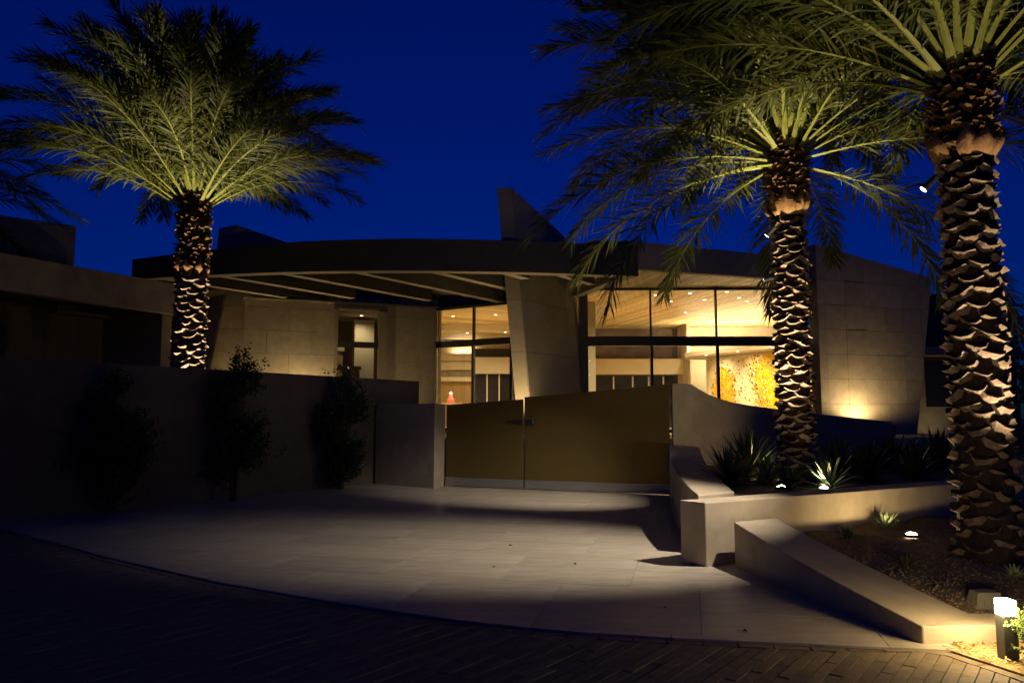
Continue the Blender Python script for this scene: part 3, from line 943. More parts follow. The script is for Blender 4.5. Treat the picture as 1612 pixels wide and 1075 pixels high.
hbox('return_wall', 'cream', bpx(1071), bpx(1071) + 0.12, BY - 1.3, BY - 0.003, 1.06, SZ, liv)

# room behind the narrower glass
din = empty('hall', (0, 0, 0), house)
HYB = 37.0
cl = MB()
hc = empty('timber_ceiling', (0, 0, 0), house)
regh = [(-4.2, 27.0), (-2.6, 26.3), (1.5, 24.2), (2.4, 25.0), (2.4, HYB), (-4.2, HYB)]
va = Vector((1.7, 1.0)).normalized(); vb = Vector((va.y, -va.x))
for k in range(-60, 60):
    c = Vector((-1.0, 31.0)) + vb * (k * 0.2)
    q = [(c + va * -14), (c + vb * 0.192 + va * -14), (c + vb * 0.192 + va * 14), (c + va * 14)]
    pq = clip([(p.x, p.y) for p in q], regh)
    if not pq or abs(area(pq)) < 0.03: continue
    cen = (sum(p[0] for p in pq) / len(pq), sum(p[1] for p in pq) / len(pq))
    # written in a frame along the board so that the grain follows it
    mb = MB()
    def tr(p):
        dx, dy = p[0] - cen[0], p[1] - cen[1]
        return (dx * vb.x + dy * vb.y, dx * va.x + dy * va.y)
    pr = [tr(p) for p in pq]
    if area(pr) < 0: pr = pr[::-1]
    mb.prism([(p[0], p[1], 0) for p in pr], [(p[0], p[1], 0.02) for p in pr])
    o = mb.build('board', M['board'], hc)
    o.location = (cen[0], cen[1] - 24, H1 + 0.05 + random.uniform(-.0015, .0015))
    o.rotation_euler = (0, 0, math.atan2(va.y, va.x) - R(90))
hbox('back_wall', 'cream', -4.3, 2.4, HYB, HYB + 0.2, 1.06, H1, din)
hbox('side_wall', 'cream', -4.4, -4.2, 27.2, HYB, 1.06, H1, din)
hbox('side_wall', 'cream', 2.41, 2.55, 26.5, HYB + 1.4, 1.06, H1 + .3, din)
zt_ = lambda py, Y: hz(py, Y)
hbox('cross_beam', 'cream', -4.2, 2.4, 30.6, 30.9, zt_(521, 30.6), H1 + 0.04, din)
hx = lambda px, Y=36.5: at(px, 560, Y).x
hbox('shelf_band', 'cream', hx(680), hx(746), 36.2, 36.9, zt_(568, 36.2), zt_(557, 36.2), din)
hbox('shelf_band', 'cream', hx(680), hx(746), 36.25, 36.9, zt_(582, 36.2), zt_(569.2, 36.2), din)
hbox('grey_band', 'stone', hx(680), hx(746), 36.4, 36.9, zt_(593, 36.4), zt_(582.5, 36.4), din)
hbox('counter', 'cream', hx(680), hx(746), 36.0, 36.9, zt_(600, 36.0), zt_(593.3, 36.0), din)
hbox('cabinet', 'cabinet', hx(680), hx(746), 36.2, 36.9, 0.6, zt_(600.3, 36.2), din)
hbox('opening_shade', 'shade_black', hx(748), hx(830), 36.5, 36.9, zt_(562, 36.5), zt_(549, 36.5), din)  # solid near-black block; the shade of an opening put into colour
hbox('bulkhead', 'cream', hx(748), hx(830), 36.1, 36.9, zt_(588, 36.1), zt_(562.2, 36.1), din)
hbox('dark_doors', 'night_glass', hx(748), hx(830), 36.4, 36.9, 0.6, zt_(588.4, 36.4), din)
for px in (767, 786):
    hbox('door_mullion', 'white_trim', hx(px) - 0.03, hx(px) + 0.03, 36.33, 36.397, 0.6, zt_(589, 36.4), din)

# small rose-coloured lamp standing on a sideboard behind the glass
sbx = at(709, 620, 29.0)
sb = empty('sideboard', (sbx.x, 29.0, 1.06))
zs_ = hz(634, 29.0) - 1.06
mb = MB(); mb.box(-0.5, 0.45, -0.2, 0.25, zs_ - 0.06, zs_); mb.build('top', M['cabinet'], sb)
for x in (-0.45, 0.36):
    mb = MB(); mb.box(x, x + 0.06, -0.18, 0.22, 0.0, zs_ - 0.06); mb.build('leg', M['cabinet'], sb)
tag(sb, 'narrow timber sideboard just inside the narrower glass wall', 'sideboard')
lp = empty('table_lamp', (sbx.x + 0.02, 29.0, 1.06 + zs_))
mb = MB(); mb.tube([(0, 0, 0), (0, 0, .12), (0, 0, .26), (0, 0, .33)], [0.15, 0.12, 0.07, 0.05], 14); mb.build('lamp_base', M['red_glow'], lp, True)
mb = MB(); mb.tube([(0, 0, .33), (0, 0, .38), (0, 0, .42)], [0.055, 0.055, 0.02], 14); mb.build('lamp_cap', M['pink_glow'], lp, True)
tag(lp, 'small cone-shaped rose-red glowing lamp inside the glass', 'lamp')

# mural of gold glass discs on the mural wall
mz0, mz1 = 0.9, mzt - 0.05
mural = empty('wall_mural', m0 + mnn * 0.01 + Vector((0, 0, mz0)))
tag(mural, 'wall mural of scattered gold and amber discs', 'mural')
mb = MB(); q = [md * 0.15 + mnn * 0.03, md * 6.1 + mnn * 0.03, md * 6.1, md * 0.15]
qq = [(p.x, p.y) for p in q]; mb.slab(qq if area(qq) > 0 else qq[::-1], 0, mz1 - mz0); mb.build('panel', M['mural'], mural)
random.seed(44)
mb = MB()
def mural_uv(px, py):
    k = (px - 806) / FPX; d = ray(px, py)
    # intersect with the mural plane
    o = Vector((0, 0, EYE)); t = (m0 - o).dot(mnn) / d.dot(mnn); h = o + d * t
    return (h - m0).dot(md), h.z - mz0
cA = mural_uv(1141, 612); cB = mural_uv(1236, 590)
ra = ((mural_uv(1166, 612)[0] - cA[0]) * .72, 0.78); rb = ((cB[0] - mural_uv(1180, 600)[0]) * .86, 1.45)
for _ in range(9000):
    u = random.uniform(0.2, 6.0); v = random.uniform(0.03, mz1 - mz0 - 0.04)
    da = math.hypot((u - cA[0]) / ra[0], (v - cA[1]) / ra[1]); db = math.hypot((u - cB[0]) / rb[0], (v - cB[1]) / rb[1])
    dm = min(da, db)
    pr = 1.0 if dm < 0.8 else max(0.0, 1.0 - (dm - 0.8) * 2.4)
    pr = max(pr, 0.045 if dm < 2.0 else 0.006)
    if random.random() > pr: continue
    s = random.uniform(0.022, 0.048)
    mi = random.choices((0, 1, 2), (6, 2, .2) if (db < da and db < .8) else (2.5, 6, .5) if dm < 0.9 else (1.5, 2, 3))[0]
    c = md * u + mnn * (0.032 + random.uniform(0.003, 0.016)) + Vector((0, 0, v))
    tl_ = random.uniform(-.25, .25), random.uniform(-.25, .25)
    ring_ = []
    for k in range(6):
        a = k * math.pi / 3 + 0.4
        ring_.append(c + md * (s * math.cos(a)) + Vector((0, 0, s * math.sin(a))) + mnn * (s * .4 * (tl_[0] * math.cos(a) + tl_[1] * math.sin(a))))
    mb.face(ring_, mi)
tag(mb.build('mosaic_discs', [M['gold'], M['amber'], M['umber']], mural), kind='stuff')

# --- stone facade left of the hall glass, window, clerestory
s0, s1 = at(386, 464, 23.4), at(528, 470.5, 24.3)
s2_, s3_ = at(612, 476, 24.95), at(686, 482, 25.75)
udir = Vector((s3_.x - s0.x, s3_.y - s0.y, 0)); ul = udir.length
FO = Vector((s0.x, s0.y, 0))
u1 = (Vector((s1.x, s1.y, 0)) - FO).dot(udir.normalized()); u2 = (Vector((s2_.x, s2_.y, 0)) - FO).dot(udir.normalized())
FT = 5.18
panelled('stone_wall', M['stone'], FO, udir, [(0, 0), (u1, 0), (u1, FT), (0, FT)], 1.35, 0.72, bond=True, v0=-0.1)
panelled('stone_wall', M['stone'], FO, udir, [(u2, 0), (ul, 0), (ul, FT), (u2, FT)], 1.62, 1.45, u0=u2, v0=0.45)
un = udir.normalized()
wz = [hz(600, 24.6) - 1.6, hz(546.5, 24.6), hz(537.5, 24.6), hz(489, 24.6)]
# wall over and under the window
for nm, a, b in (('lintel', wz[3] + 0.08, FT), ('apron_wall', 0.0, wz[0] - 0.08)):
    mb = MB(); n_ = Vector((un.y, -un.x, 0))
    q = [FO + un * (u1 + .002), FO + un * (u2 - .002), FO + un * (u2 - .002) - n_ * .3, FO + un * (u1 + .002) - n_ * .3]
    mb.slab([(p.x, p.y) for p in q] if area([(p.x, p.y) for p in q]) > 0 else [(p.x, p.y) for p in q][::-1], a, b); hpart(mb, nm, M['stone'])
win = empty('window', (0, 0, 0), house)
def wbar(nm, ua, ub, za, zb__, th, mat, off=0.0, parent=win):
    n_ = Vector((un.y, -un.x, 0)); mb = MB()
    q = [FO + un * ua + n_ * (th / 2 + off), FO + un * ub + n_ * (th / 2 + off), FO + un * ub + n_ * (off - th / 2), FO + un * ua + n_ * (off - th / 2)]
    qq = [(p.x, p.y) for p in q]
    mb.slab(qq if area(qq) > 0 else qq[::-1], za, zb__); return hpart(mb, nm, M[mat], parent)
wbar('frame', u1 + .004, u1 + 0.12, wz[0], wz[3], 0.16, 'fascia'); wbar('frame', u2 - 0.3, u2 - .004, wz[0], wz[3], 0.16, 'fascia')
wbar('frame', u1 + .12, u2 - .3, wz[3] - .0, wz[3] + 0.075, 0.16, 'fascia'); wbar('transom', u1 + .122, u2 - .302, wz[1], wz[2], 0.14, 'frame')
wbar('sill', u1 + .004, u2 - .004, wz[0] - 0.078, wz[0] - .002, 0.3, 'fascia')
wbar('pane', u1 + .124, u2 - .304, wz[0], wz[1], 0.012, 'glass'); wbar('pane', u1 + .124, u2 - .304, wz[2], wz[3], 0.012, 'glass')
st = empty('study', (0, 0, 0), house)
wbar('back_wall', u1 - 1.6, u2 + 2.6, 0.6, FT, 0.1, 'cabinet', -4.6, st)
wbar('pillar', u1 + 1.28, u1 + 2.0, 0.6, FT - .1, 0.4, 'cream', -3.4, st)
wbar('cabinet', u1 + 0.1, u1 + 0.95, 0.6, hz(555, 27), 0.4, 'cabinet', -3.9, st)
wbar('shelf', u1 + 0.1, u1 + 1.0, hz(548, 27), hz(545, 27) + .1, 0.45, 'cream', -3.9, st)
wbar('desk', u1 + 0.3, u1 + 1.25, hz(581, 26), hz(575, 26), 0.6, 'cabinet', -2.0, st)
wbar('desk_leg', u1 + 1.1, u1 + 1.2, 0.6, hz(582, 26), 0.5, 'cabinet', -2.0, st)
for nm, ua in (('side_wall', u1 - 1.5), ('side_wall', u2 + 1.9)):
    n_ = Vector((un.y, -un.x, 0)); mb = MB(); q = [FO + un * ua - n_ * .4, FO + un * (ua + .1) - n_ * .4, FO + un * (ua + .1) - n_ * 4.6, FO + un * ua - n_ * 4.6]
    qq = [(p.x, p.y) for p in q]; mb.slab(qq if area(qq) > 0 else qq[::-1], 0.6, FT); hpart(mb, nm, M['cream'], st)
mb = MB(); n_ = Vector((un.y, -un.x, 0)); q = [FO + un * (u1 - 1.6) - n_ * .3, FO + un * (u2 + 2) - n_ * .3, FO + un * (u2 + 2) - n_ * 4.7, FO + un * (u1 - 1.6) - n_ * 4.7]
qq = [(p.x, p.y) for p in q]; mb.slab(qq if area(qq) > 0 else qq[::-1], FT + .005, FT + .12); hpart(mb, 'study_ceiling', M['cream'], st)
# coping line on the first stone wall and dark clerestory band behind it
wbar('coping', -0.03, u1 - .004, FT + .002, FT + 0.05, 0.4, 'soffit', -0.12, house)
# wall set back to the left and the leaning end blade
e0, e1 = at(338, 450, 24.6), at(392, 455, 24.3)
panelled('stone_wall', M['stone'], (e0.x - 1.2, e0.y, 0), (e1.x - e0.x, e1.y - e0.y, 0), [(0, 0), (3.2, 0), (3.2, 5.6), (0, 5.6)], 1.2, 0.72, bond=True)
lt, lb = at(357, 463, 22.6), at(331, 580, 22.6)
lb2 = ext(lt, lb, 0.0)
th_ = at(352, 463, 22.6) - lt
dk = Vector((-0.9, 0.75, 0))
mb = MB()
wv = Vector((-0.06, -0.02, 0))
mb.prism([lb2, lb2 + wv, lb2 + wv + dk * 1.2, lb2 + dk * 1.2], [lt, lt + wv, lt + wv + dk * 1.2, lt + dk * 1.2])
hpart(mb, 'end_blade', M['stone'])

# --- tall stone wall right of the living room, leaning outward at its end
D0, D1 = at(1283, 400, 22.4), at(1440, 600, 23.6)
ud = Vector((D1.x - D0.x, D1.y - D0.y, 0)); dl = ud.length
ztl = hz(384.5, 22.4); topr = at(1470, 437, 23.8); ztr = topr.z
ov = (Vector((topr.x, topr.y, 0)) - Vector((D0.x, D0.y, 0))).dot(ud.normalized())
# outline in (u, v): right edge leans out with height
zlow = hz(672, 23.6)
lean_per_m = (ov - dl) / (ztr - zlow)
rb_u = dl - lean_per_m * zlow
panelled('stone_wall', M['stone'], (D0.x, D0.y, 0), ud, [(0, 0), (rb_u, 0), (ov, ztr), (0, ztl)], 0.745, 0.735, v0=hz(635.5, 22.8) - 0.735 * 3, u0=0.28 - 0.745, gap=0.008, thick=0.03)
# return of that wall and the wing beyond
mb = MB()
e = Vector((D0.x, D0.y, 0)) + ud.normalized() * rb_u; et = Vector((D0.x, D0.y, 0)) + ud.normalized() * ov
bd_ = Vector((0.25, 1, 0))
mb.prism([e + Vector((-.3, .1, 0)), e + Vector((-.002, .04, 0)), e + bd_ * 5, e + bd_ * 5 + Vector((-.4, 0, 0))],
         [et + Vector((-.3, .1, ztr - .05)), et + Vector((-.002, .04, ztr - .05)), et + bd_ * 5 + Vector((0, 0, ztr - .05)), et + bd_ * 5 + Vector((-.4, 0, ztr - .05))])
hpart(mb, 'return_wall', M['stone'])
wg = empty('side_wing', (0, 0, 0), house)
WY = 28.0
hbox('wing_wall', 'stone', at(1440, 600, WY).x, at(1600, 600, WY).x, WY + 0.6, WY + 0.9, 0.0, hz(560, WY), wg)
hbox('wing_window', 'night_glass', at(1470, 600, WY).x, at(1530, 600, WY).x, WY + 0.52, WY + 0.598, hz(640, WY), hz(566, WY), wg)
hbox('wing_soffit', 'soffit', at(1440, 550, WY).x, at(1600, 550, WY).x, WY - 0.3, WY + 3, hz(560, WY), hz(547, WY), wg)
mb = MB(); a_, b_ = at(1440, 462, WY), at(1492, 463, WY); c_ = at(1512, 545, WY); d_ = at(1440, 545, WY)
mb.prism([d_, c_, b_, a_], [p + Vector((0, 4, 0)) for p in (d_, c_, b_, a_)]); hpart(mb, 'wing_fascia', M['bronze'], wg)

mb = MB(); mb.box(-14, -9.9, 24.9, 25.2, 0, 5.2); hpart(mb, 'link_wall', M['stone'])
# ================================================================== GARAGE WING ON THE LEFT
gar = empty('garage_wing', (-10, 18, 0))
tag(gar, 'dark garage wing with a plain fascia behind the boundary wall', 'building')
def gpart(mb, name, mat):
    mb.v = [(x + 10, y - 18, z) for x, y, z in mb.v]
    return mb.build(name, M[mat], gar)
GZ = 4.95
ga, gbp = on(0, 398, GZ), on(300, 452, GZ)
gdv = Vector((gbp.x - ga.x, gbp.y - ga.y, 0)).normalized(); gin = Vector((-gdv.y, gdv.x, 0))
g0 = Vector((ga.x, ga.y, 0)) - gdv * 8; g1 = Vector((gbp.x, gbp.y, 0))
mb = MB(); mb.slab([tuple(p[:2]) for p in (g0, g1, g1 + gin * .3, g0 + gin * .3)], 4.18, GZ); gpart(mb, 'fascia', 'stucco')
mb = MB(); mb.slab([tuple(p[:2]) for p in (g0 + gin * .3, g1 + gin * .3, g1 + gin * 8, g0 + gin * 8)], 4.4, GZ - .1); gpart(mb, 'roof', 'roofing')
mb = MB(); mb.slab([tuple(p[:2]) for p in (g0 + gin * 4, g1 + gin * 3 - gdv * .3, g1 + gin * 3.3 - gdv * .3, g0 + gin * 4.3)], 0, 4.398); gpart(mb, 'back_wall', 'cabinet')
mb = MB(); mb.slab([tuple(p[:2]) for p in (g1 - gdv * .35 + gin * .6, g1 - gdv * .05 + gin * .6, g1 - gdv * .05 + gin * 2.98, g1 - gdv * .35 + gin * 2.98)], 0, 4.398); gpart(mb, 'side_wall', 'stone')
mb = MB(); q0 = g1 - gdv * 1.9 + gin * 2.6; q1 = g1 - gdv * .4 + gin * 2.6
mb.slab([tuple(p[:2]) for p in (q0, q1, q1 + gin * .3, q0 + gin * .3)], hz(510, 22), hz(500, 22)); gpart(mb, 'door_header', 'soffit')
ra_, rb2 = at(0, 335, 19.0), at(120, 356, 20.1)
rdv = Vector((rb2.x - ra_.x, rb2.y - ra_.y, 0)).normalized(); rin = Vector((-rdv.y, rdv.x, 0))
r0 = Vector((ra_.x, ra_.y, 0)) - rdv * 4; r1 = Vector((rb2.x, rb2.y, 0))
mb = MB(); mb.slab([tuple(p[:2]) for p in (r0, r1, r1 + rin * 4, r0 + rin * 4)], GZ - 0.098, rb2.z); gpart(mb, 'roof_block', 'stone')

# ================================================================== LIGHT FIXTURES
def uplight(loc, target, power, half, label, blend=0.7, c=WARM, r=0.06, group=None, lift=0.075):
    # buried well light: ring, lens, lamp
    root = empty('ground_light', loc)
    tag(root, label, 'light', group)
    mb = MB(); n = 16
    for k in range(n):
        a, b = 2 * math.pi * k / n, 2 * math.pi * (k + 1) / n
        o_, i_ = r * 1.25, r
        mb.poly([(o_ * math.cos(a), o_ * math.sin(a), 0), (o_ * math.cos(b), o_ * math.sin(b), 0), (o_ * math.cos(b), o_ * math.sin(b), .03), (o_ * math.cos(a), o_ * math.sin(a), .03),
                 (i_ * math.cos(a), i_ * math.sin(a), .03), (i_ * math.cos(b), i_ * math.sin(b), .03), (i_ * math.cos(a), i_ * math.sin(a), 0.0), (i_ * math.cos(b), i_ * math.sin(b), 0.0)],
                [(0, 1, 2, 3), (3, 2, 5, 4), (4, 5, 7, 6)])
    mb.build('rim', M['black_metal'], root)
    mb = MB(); mb.tube([(0, 0, .004), (0, 0, .034), (0, 0, .048), (0, 0, .054)], [r * .96, r * .93, r * .65, r * .2], 16); mb.build('lens', M['lamp_white'], root)
    spot('lamp', Vector(loc) + Vector((0, 0, lift)), target, power, half, blend, c, root, radius=0.04)
    return root
def tree_spot(loc, target, power, half, label, blend, c, mount):
    root = empty('tree_spotlight', loc); tag(root, label, 'spotlight')
    d = (Vector(target) - Vector(loc)).normalized()
    mb = MB(); mb.tube([-d * 0.10, d * 0.03, d * 0.07], [0.034, 0.036, 0.04], 14); mb.build('housing', M['black_metal'], root)
    mb = MB(); mb.tube([d * 0.071, d * 0.076], [0.034, 0.034], 14); mb.build('lens', M['lamp_white'], root)
    mb = MB(); mb.bar(-d * 0.06, Vector(mount) - Vector(loc), 0.02, 0.02); mb.build('bracket', M['black_metal'], root)
    spot('lamp', Vector(loc) + d * 0.1, target, power, half, blend, c, root, radius=0.02)
    return root

# ================================================================== PALMS
def frond(L, e0, droop, seed, lmax, width_base):
    rd = random.Random(seed)
    mb = MB()
    N = 16
    pts, tans = [], []
    p = Vector((0.10, 0, 0)); sway = rd.uniform(-0.18, 0.18)
    for i in range(N + 1):
        s = i / N
        e = e0 - droop * s ** 1.35
        az = sway * s * s
        t = Vector((math.cos(e) * math.cos(az), math.cos(e) * math.sin(az), math.sin(e)))
        pts.append(p.copy()); tans.append(t)
        p = p + t * (L / N)
    def frame(s):
        f = s * N; i = min(int(f), N - 1); f -= i
        P = pts[i].lerp(pts[i + 1], f); T = tans[i].lerp(tans[i + 1], f).normalized()
        B = Vector((-T.y, T.x, 0))
        if B.length < 1e-3: B = Vector((0, 1, 0))
        B.normalize()
        return P, T, B, T.cross(B) * 1.0 if T.cross(B).z > 0 else -T.cross(B)
    # rachis: flattened, wide clasping base
    rings = []
    for i in range(N + 1):
        s = i / N
        w = width_base * (1 - s) ** 6 * 0.42 + 0.017 * (1 - s) + 0.003
        if s < 0.04: w = width_base * 0.6
        h = w * 0.62 if s > 0.1 else w * 0.5
        P, T, B, Nn = frame(s)
        rings.append([P + B * w, P + Nn * h, P - B * w, P - Nn * h * 0.9])
    base = len(mb.v)
    for r in rings: mb.v.extend(tuple(q) for q in r)
    for i in range(N):
        for k in range(4):
            mb.f.append((base + 4 * i + k, base + 4 * i + (k + 1) % 4, base + 4 * i + 4 + (k + 1) % 4, base + 4 * i + 4 + k)); mb.m.append(0)
    n = int(L * 33)
    for sd in (-1, 1):
        for i in range(n):
            s = 0.13 + 0.865 * (i + rd.uniform(-.4, .4)) / n
            if s > 0.995: s = 0.995
            P, T, B, Nn = frame(s)
            if s < 0.24: l = lmax * lerp(0.18, 0.75, (s - 0.13) / 0.11)
            elif s < 0.5: l = lmax * lerp(0.75, 1.0, (s - .24) / .26)
            else: l = lmax * lerp(1.0, 0.52, (s - .5) / .5)
            l *= rd.uniform(0.85, 1.1)
            a = R(lerp(60, 26, s)) + rd.uniform(-.24, .24)
            v = R(rd.choice((-18, 12, 38, 66)) + rd.uniform(-12, 12))
            out = B * (sd * math.cos(v)) + Nn * math.sin(v)
            d = (T * math.cos(a) + out * math.sin(a)).normalized()
            wv = d.cross(Nn)
            if wv.length < .05: wv = d.cross(B)
            wv = (wv.normalized() + Nn * rd.uniform(-.5, .5)).normalized()
            w = 0.0150 * rd.uniform(.75, 1.25)
            if s < 0.18: w *= 0.6
            dd_ = d.copy(); q0 = P
            q1 = q0 + d * (l * 0.5)
            d2 = (d + Vector((0, 0, -rd.uniform(.12, .45)))).normalized()
            q2 = q1 + d2 * (l * 0.5)
            b = len(mb.v)
            mb.v.extend((tuple(q0 + wv * w * .5), tuple(q0 - wv * w * .5), tuple(q1 - wv * w), tuple(q1 + wv * w), tuple(q2)))
            mb.f.append((b, b + 1, b + 2, b + 3)); mb.m.append(1)
            mb.f.append((b + 3, b + 2, b + 4)); mb.m.append(1)
    return mb

def boot_mesh(w, h, p, seed):
    rd = random.Random(seed)
    j = lambda a: a * rd.uniform(0.55, 1.35)
    w *= rd.uniform(.8, 1.12); h *= rd.uniform(.75, 1.35)
    jx = rd.uniform(-.2, .2) * w
    # outer ring of the scale where it leaves the trunk, and the cut lip
    V = [(-w / 2, -.03, .01), (-w * .33, -.02, -h * .62), (0 + jx, -.02, -h), (w * .33, -.02, -h * .62), (w / 2, -.03, .01),
         (-w * .47, j(p) * .55, .03), (-w * .22 + jx, j(p) * 1.0, -.012), (0 + jx, j(p) * 1.12, -.022), (w * .22 + jx, j(p) * 1.0, -.012), (w * .47, j(p) * .55, .03),
         (-w * .25, -.03, .035), (w * .25, -.03, .035)]
    F = [(0, 1, 6, 5), (1, 2, 7, 6), (2, 3, 8, 7), (3, 4, 9, 8), (5, 6, 10), (6, 7, 10), (7, 11, 10), (7, 8, 11), (8, 9, 11), (0, 5, 10), (4, 11, 9)]
    mb = MB(); mb.poly(V, F[:4], 0); mb.poly(V, F[4:], 1)  # upper faces take the dark trunk material, standing in for shade
    return mb.mesh('leaf_base', [M['boot'], M['trunk']])

def palm(base, r0, ztrim, ztop, label, lean=(0, 0), nrow=7, rowh=0.14, boot=(0.26, 0.12, 0.085), nf=44, L=3.9, az0=0.0, seed=1, up_r=1.22, wb=0.085, emin=-12, lmax=0.72, boots=True, low=None):
    rd = random.Random(seed)
    root = empty('palm_tree', base); tag(root, label, 'palm tree', 'date palms round the forecourt')
    zb = base[2]
    H = ztop - zb; Ht = ztrim - zb
    def cx(z): return Vector((lean[0] * z / H, lean[1] * z / H, z))
    def rad(z):
        t = z / Ht
        return r0 * (1.0 + 0.14 * max(0, 1 - t * 6) ** 2 - 0.10 * min(1, t))
    mb = MB(); zs_ = [H * k / 26 for k in range(27)]
    mb.tube([cx(z - 0.1 if z == 0 else z) for z in zs_], [rad(z) - 0.055 if z < Ht else rad(Ht) * lerp(1.0, 1.08, min(1, (z - Ht) / .4)) - .05 for z in zs_], 20)
    trunk = mb.build('trunk', M['trunk'], root, True)
    if boots:
        meshes = [boot_mesh(boot[0], boot[1], boot[2], seed * 10 + k) for k in range(14)]
        nb = int((Ht - 0.08) / rowh * nrow)
        for k in range(nb):
                a = k * R(137.508) + rd.uniform(-.10, .10) + seed
                o = bpy.data.objects.new('leaf_base', rd.choice(meshes)); link(o); o.parent = trunk
                zz = 0.06 + (Ht - 0.1) * k / nb + rd.uniform(-.02, .02)
                c = cx(zz); r = rad(zz) - 0.05
                o.location = c + Vector((math.cos(a) * r, math.sin(a) * r, 0))
                s = rd.uniform(.8, 1.15)
                o.rotation_euler = (rd.uniform(-.2, .16), rd.uniform(-.26, .26), a - math.pi / 2)
                o.scale = (s, rd.uniform(.75, 1.25), s)
    # shaggy upper trunk: untrimmed leaf bases and fibre
    mb = MB()
    nsh = 420
    for k in range(nsh):
        z = lerp(Ht - 0.02, H + 0.05, rd.random()); a = rd.uniform(0, 6.283)
        r = rad(Ht) * lerp(up_r * .93, up_r, math.sin(math.pi * min(1, (z - Ht) / (H - Ht)))) - 0.03
        c = cx(z) + Vector((math.cos(a) * r, math.sin(a) * r, 0))
        tdir = Vector((-math.sin(a), math.cos(a), 0)); od = Vector((math.cos(a), math.sin(a), 0))
        w, h = rd.uniform(.03, .085), rd.uniform(.05, .15); p_ = rd.uniform(.02, .075)
        tw = rd.uniform(-.6, .6)
        t2 = (tdir + Vector((0, 0, tw))).normalized()
        lo = c - Vector((0, 0, h * .6)) - od * .08
        A_, B_ = c - t2 * w - od * .05, c + t2 * w - od * .05
        T1 = c + Vector((0, 0, h * .4)) + od * p_ - t2 * w * .5; T2 = c + Vector((0, 0, h * .4)) + od * p_ * rd.uniform(.6, 1.2) + t2 * w * .5
        Bk = c + Vector((0, 0, h * .3)) - od * .08
        mb.poly([lo, A_, B_, T1, T2, Bk], [(0, 2, 4, 3, 1), (1, 3, 5), (3, 4, 5), (4, 2, 5)])
    sh = mb.build('shaggy_bases', M['fibre'], trunk); tag(sh, kind='stuff')
    for k in range(9):
        a = 2 * math.pi * k / 9 + rd.uniform(-.2, .2)
        tdir = Vector((-math.sin(a), math.cos(a), 0)); od = Vector((math.cos(a), math.sin(a), 0)); r = rad(Ht) * up_r * .92 - .01
        h = rd.uniform(.22, .36); w = rd.uniform(.09, .15)
        mb = MB(); V = []; rows = 5
        for q in range(rows + 1):
            t = q / rows
            z = Ht - 0.10 + h * t
            bulge = 0.05 * math.sin(math.pi * t) + 0.06 * t * t - .03 * (1 - t)
            ww = w * (0.45 + 0.55 * math.sin(math.pi * min(1, t * 1.1 + .12))) * (1 if t < .75 else .55)
            c = cx(z) + od * (r + bulge)
            V += [c - tdir * ww - od * .035, c + od * .012, c + tdir * ww - od * .03]
        F = []
        for q in range(rows):
            for e_ in range(2): F.append((q * 3 + e_, q * 3 + e_ + 1, q * 3 + e_ + 4, q * 3 + e_ + 3))
        mb.poly(V, F); ob = mb.build('bark_flap', M['bark_flap'], trunk, True)
        sm = ob.modifiers.new('thick', 'SOLIDIFY'); sm.thickness = 0.015
    crown = empty('crown', (lean[0], lean[1], H - 0.02), root)
    for k in range(nf):
        t = (k + 0.5) / nf
        az = az0 + k * R(137.5) + rd.uniform(-.12, .12)
        e0 = R(lerp(84, emin, t ** 0.95) if low is None else lerp(84, 30, t / .88) if t < .88 else lerp(14, low, (t - .88) / .12)) + rd.uniform(-.06, .06)
        droop = R(lerp(30, 92, min(1, t * 1.1))) * rd.uniform(.85, 1.15)
        if t > 0.8: droop *= 0.72
        fr_ = abs(((az + math.pi / 2 + math.pi) % (2 * math.pi)) - math.pi)      # turned to the street
        if fr_ < R(42) and e0 < R(50): e0 = R(50) + rd.uniform(0, .3); droop *= 0.8
        l = L * lerp(0.86, 1.0, min(1, t * 2)) * rd.uniform(.92, 1.06)
        mb = frond(l, e0, droop, seed * 1000 + k, lmax * rd.uniform(.9, 1.08), wb)
        o = mb.build('frond', [M['petiole'], M['leaflet']], crown)
        o.location = (0, 0, lerp(0.22, -0.32, t))
        o.rotation_euler = (0, 0, az)
    return root

pR = on(1556, 866, 0.25); pR.z = 0.2
palm(pR, 0.30, at(1515, 240, pR.y).z, at(1512, 105, pR.y).z, 'stout palm with large trimmed scales standing in the gravel bed', lean=(0.0, 0.0), nrow=8, rowh=0.158, boot=(0.25, 0.065, 0.055), nf=90, L=4.3, az0=0.7, seed=3, wb=0.105, lmax=0.68, emin=34)
pC = on(1256, 762, 0.6); pC.z = 0.58
palm(pC, 0.275, at(1250, 332, pC.y).z, at(1250, 226, pC.y).z, 'palm with closely ringed trunk rising from the yucca bed', nrow=6, rowh=0.10, boot=(0.28, 0.05, 0.06), nf=110, L=3.9, az0=2.1, seed=8, low=-12)
pLx = at(296, 575, 15.6); pL = Vector((pLx.x, 15.6, 0.0))
palm(pL, 0.35, at(303, 428, 15.6).z, at(304, 312, 15.6).z, 'palm whose lit trunk shows above the boundary wall', nrow=7, rowh=0.15, boot=(0.28, 0.08, 0.07), nf=118, L=3.95, az0=1.2, seed=5, up_r=1.12, emin=37)
pF = Vector((at(-265, 300, 14.0).x, 14.0, 0))
palm(pF, 0.31, 4.4, 5.6, 'palm beyond the roof block of the garage, only its frond tips in view', nf=60, L=4.2, az0=0.3, seed=12, emin=25, boots=False)

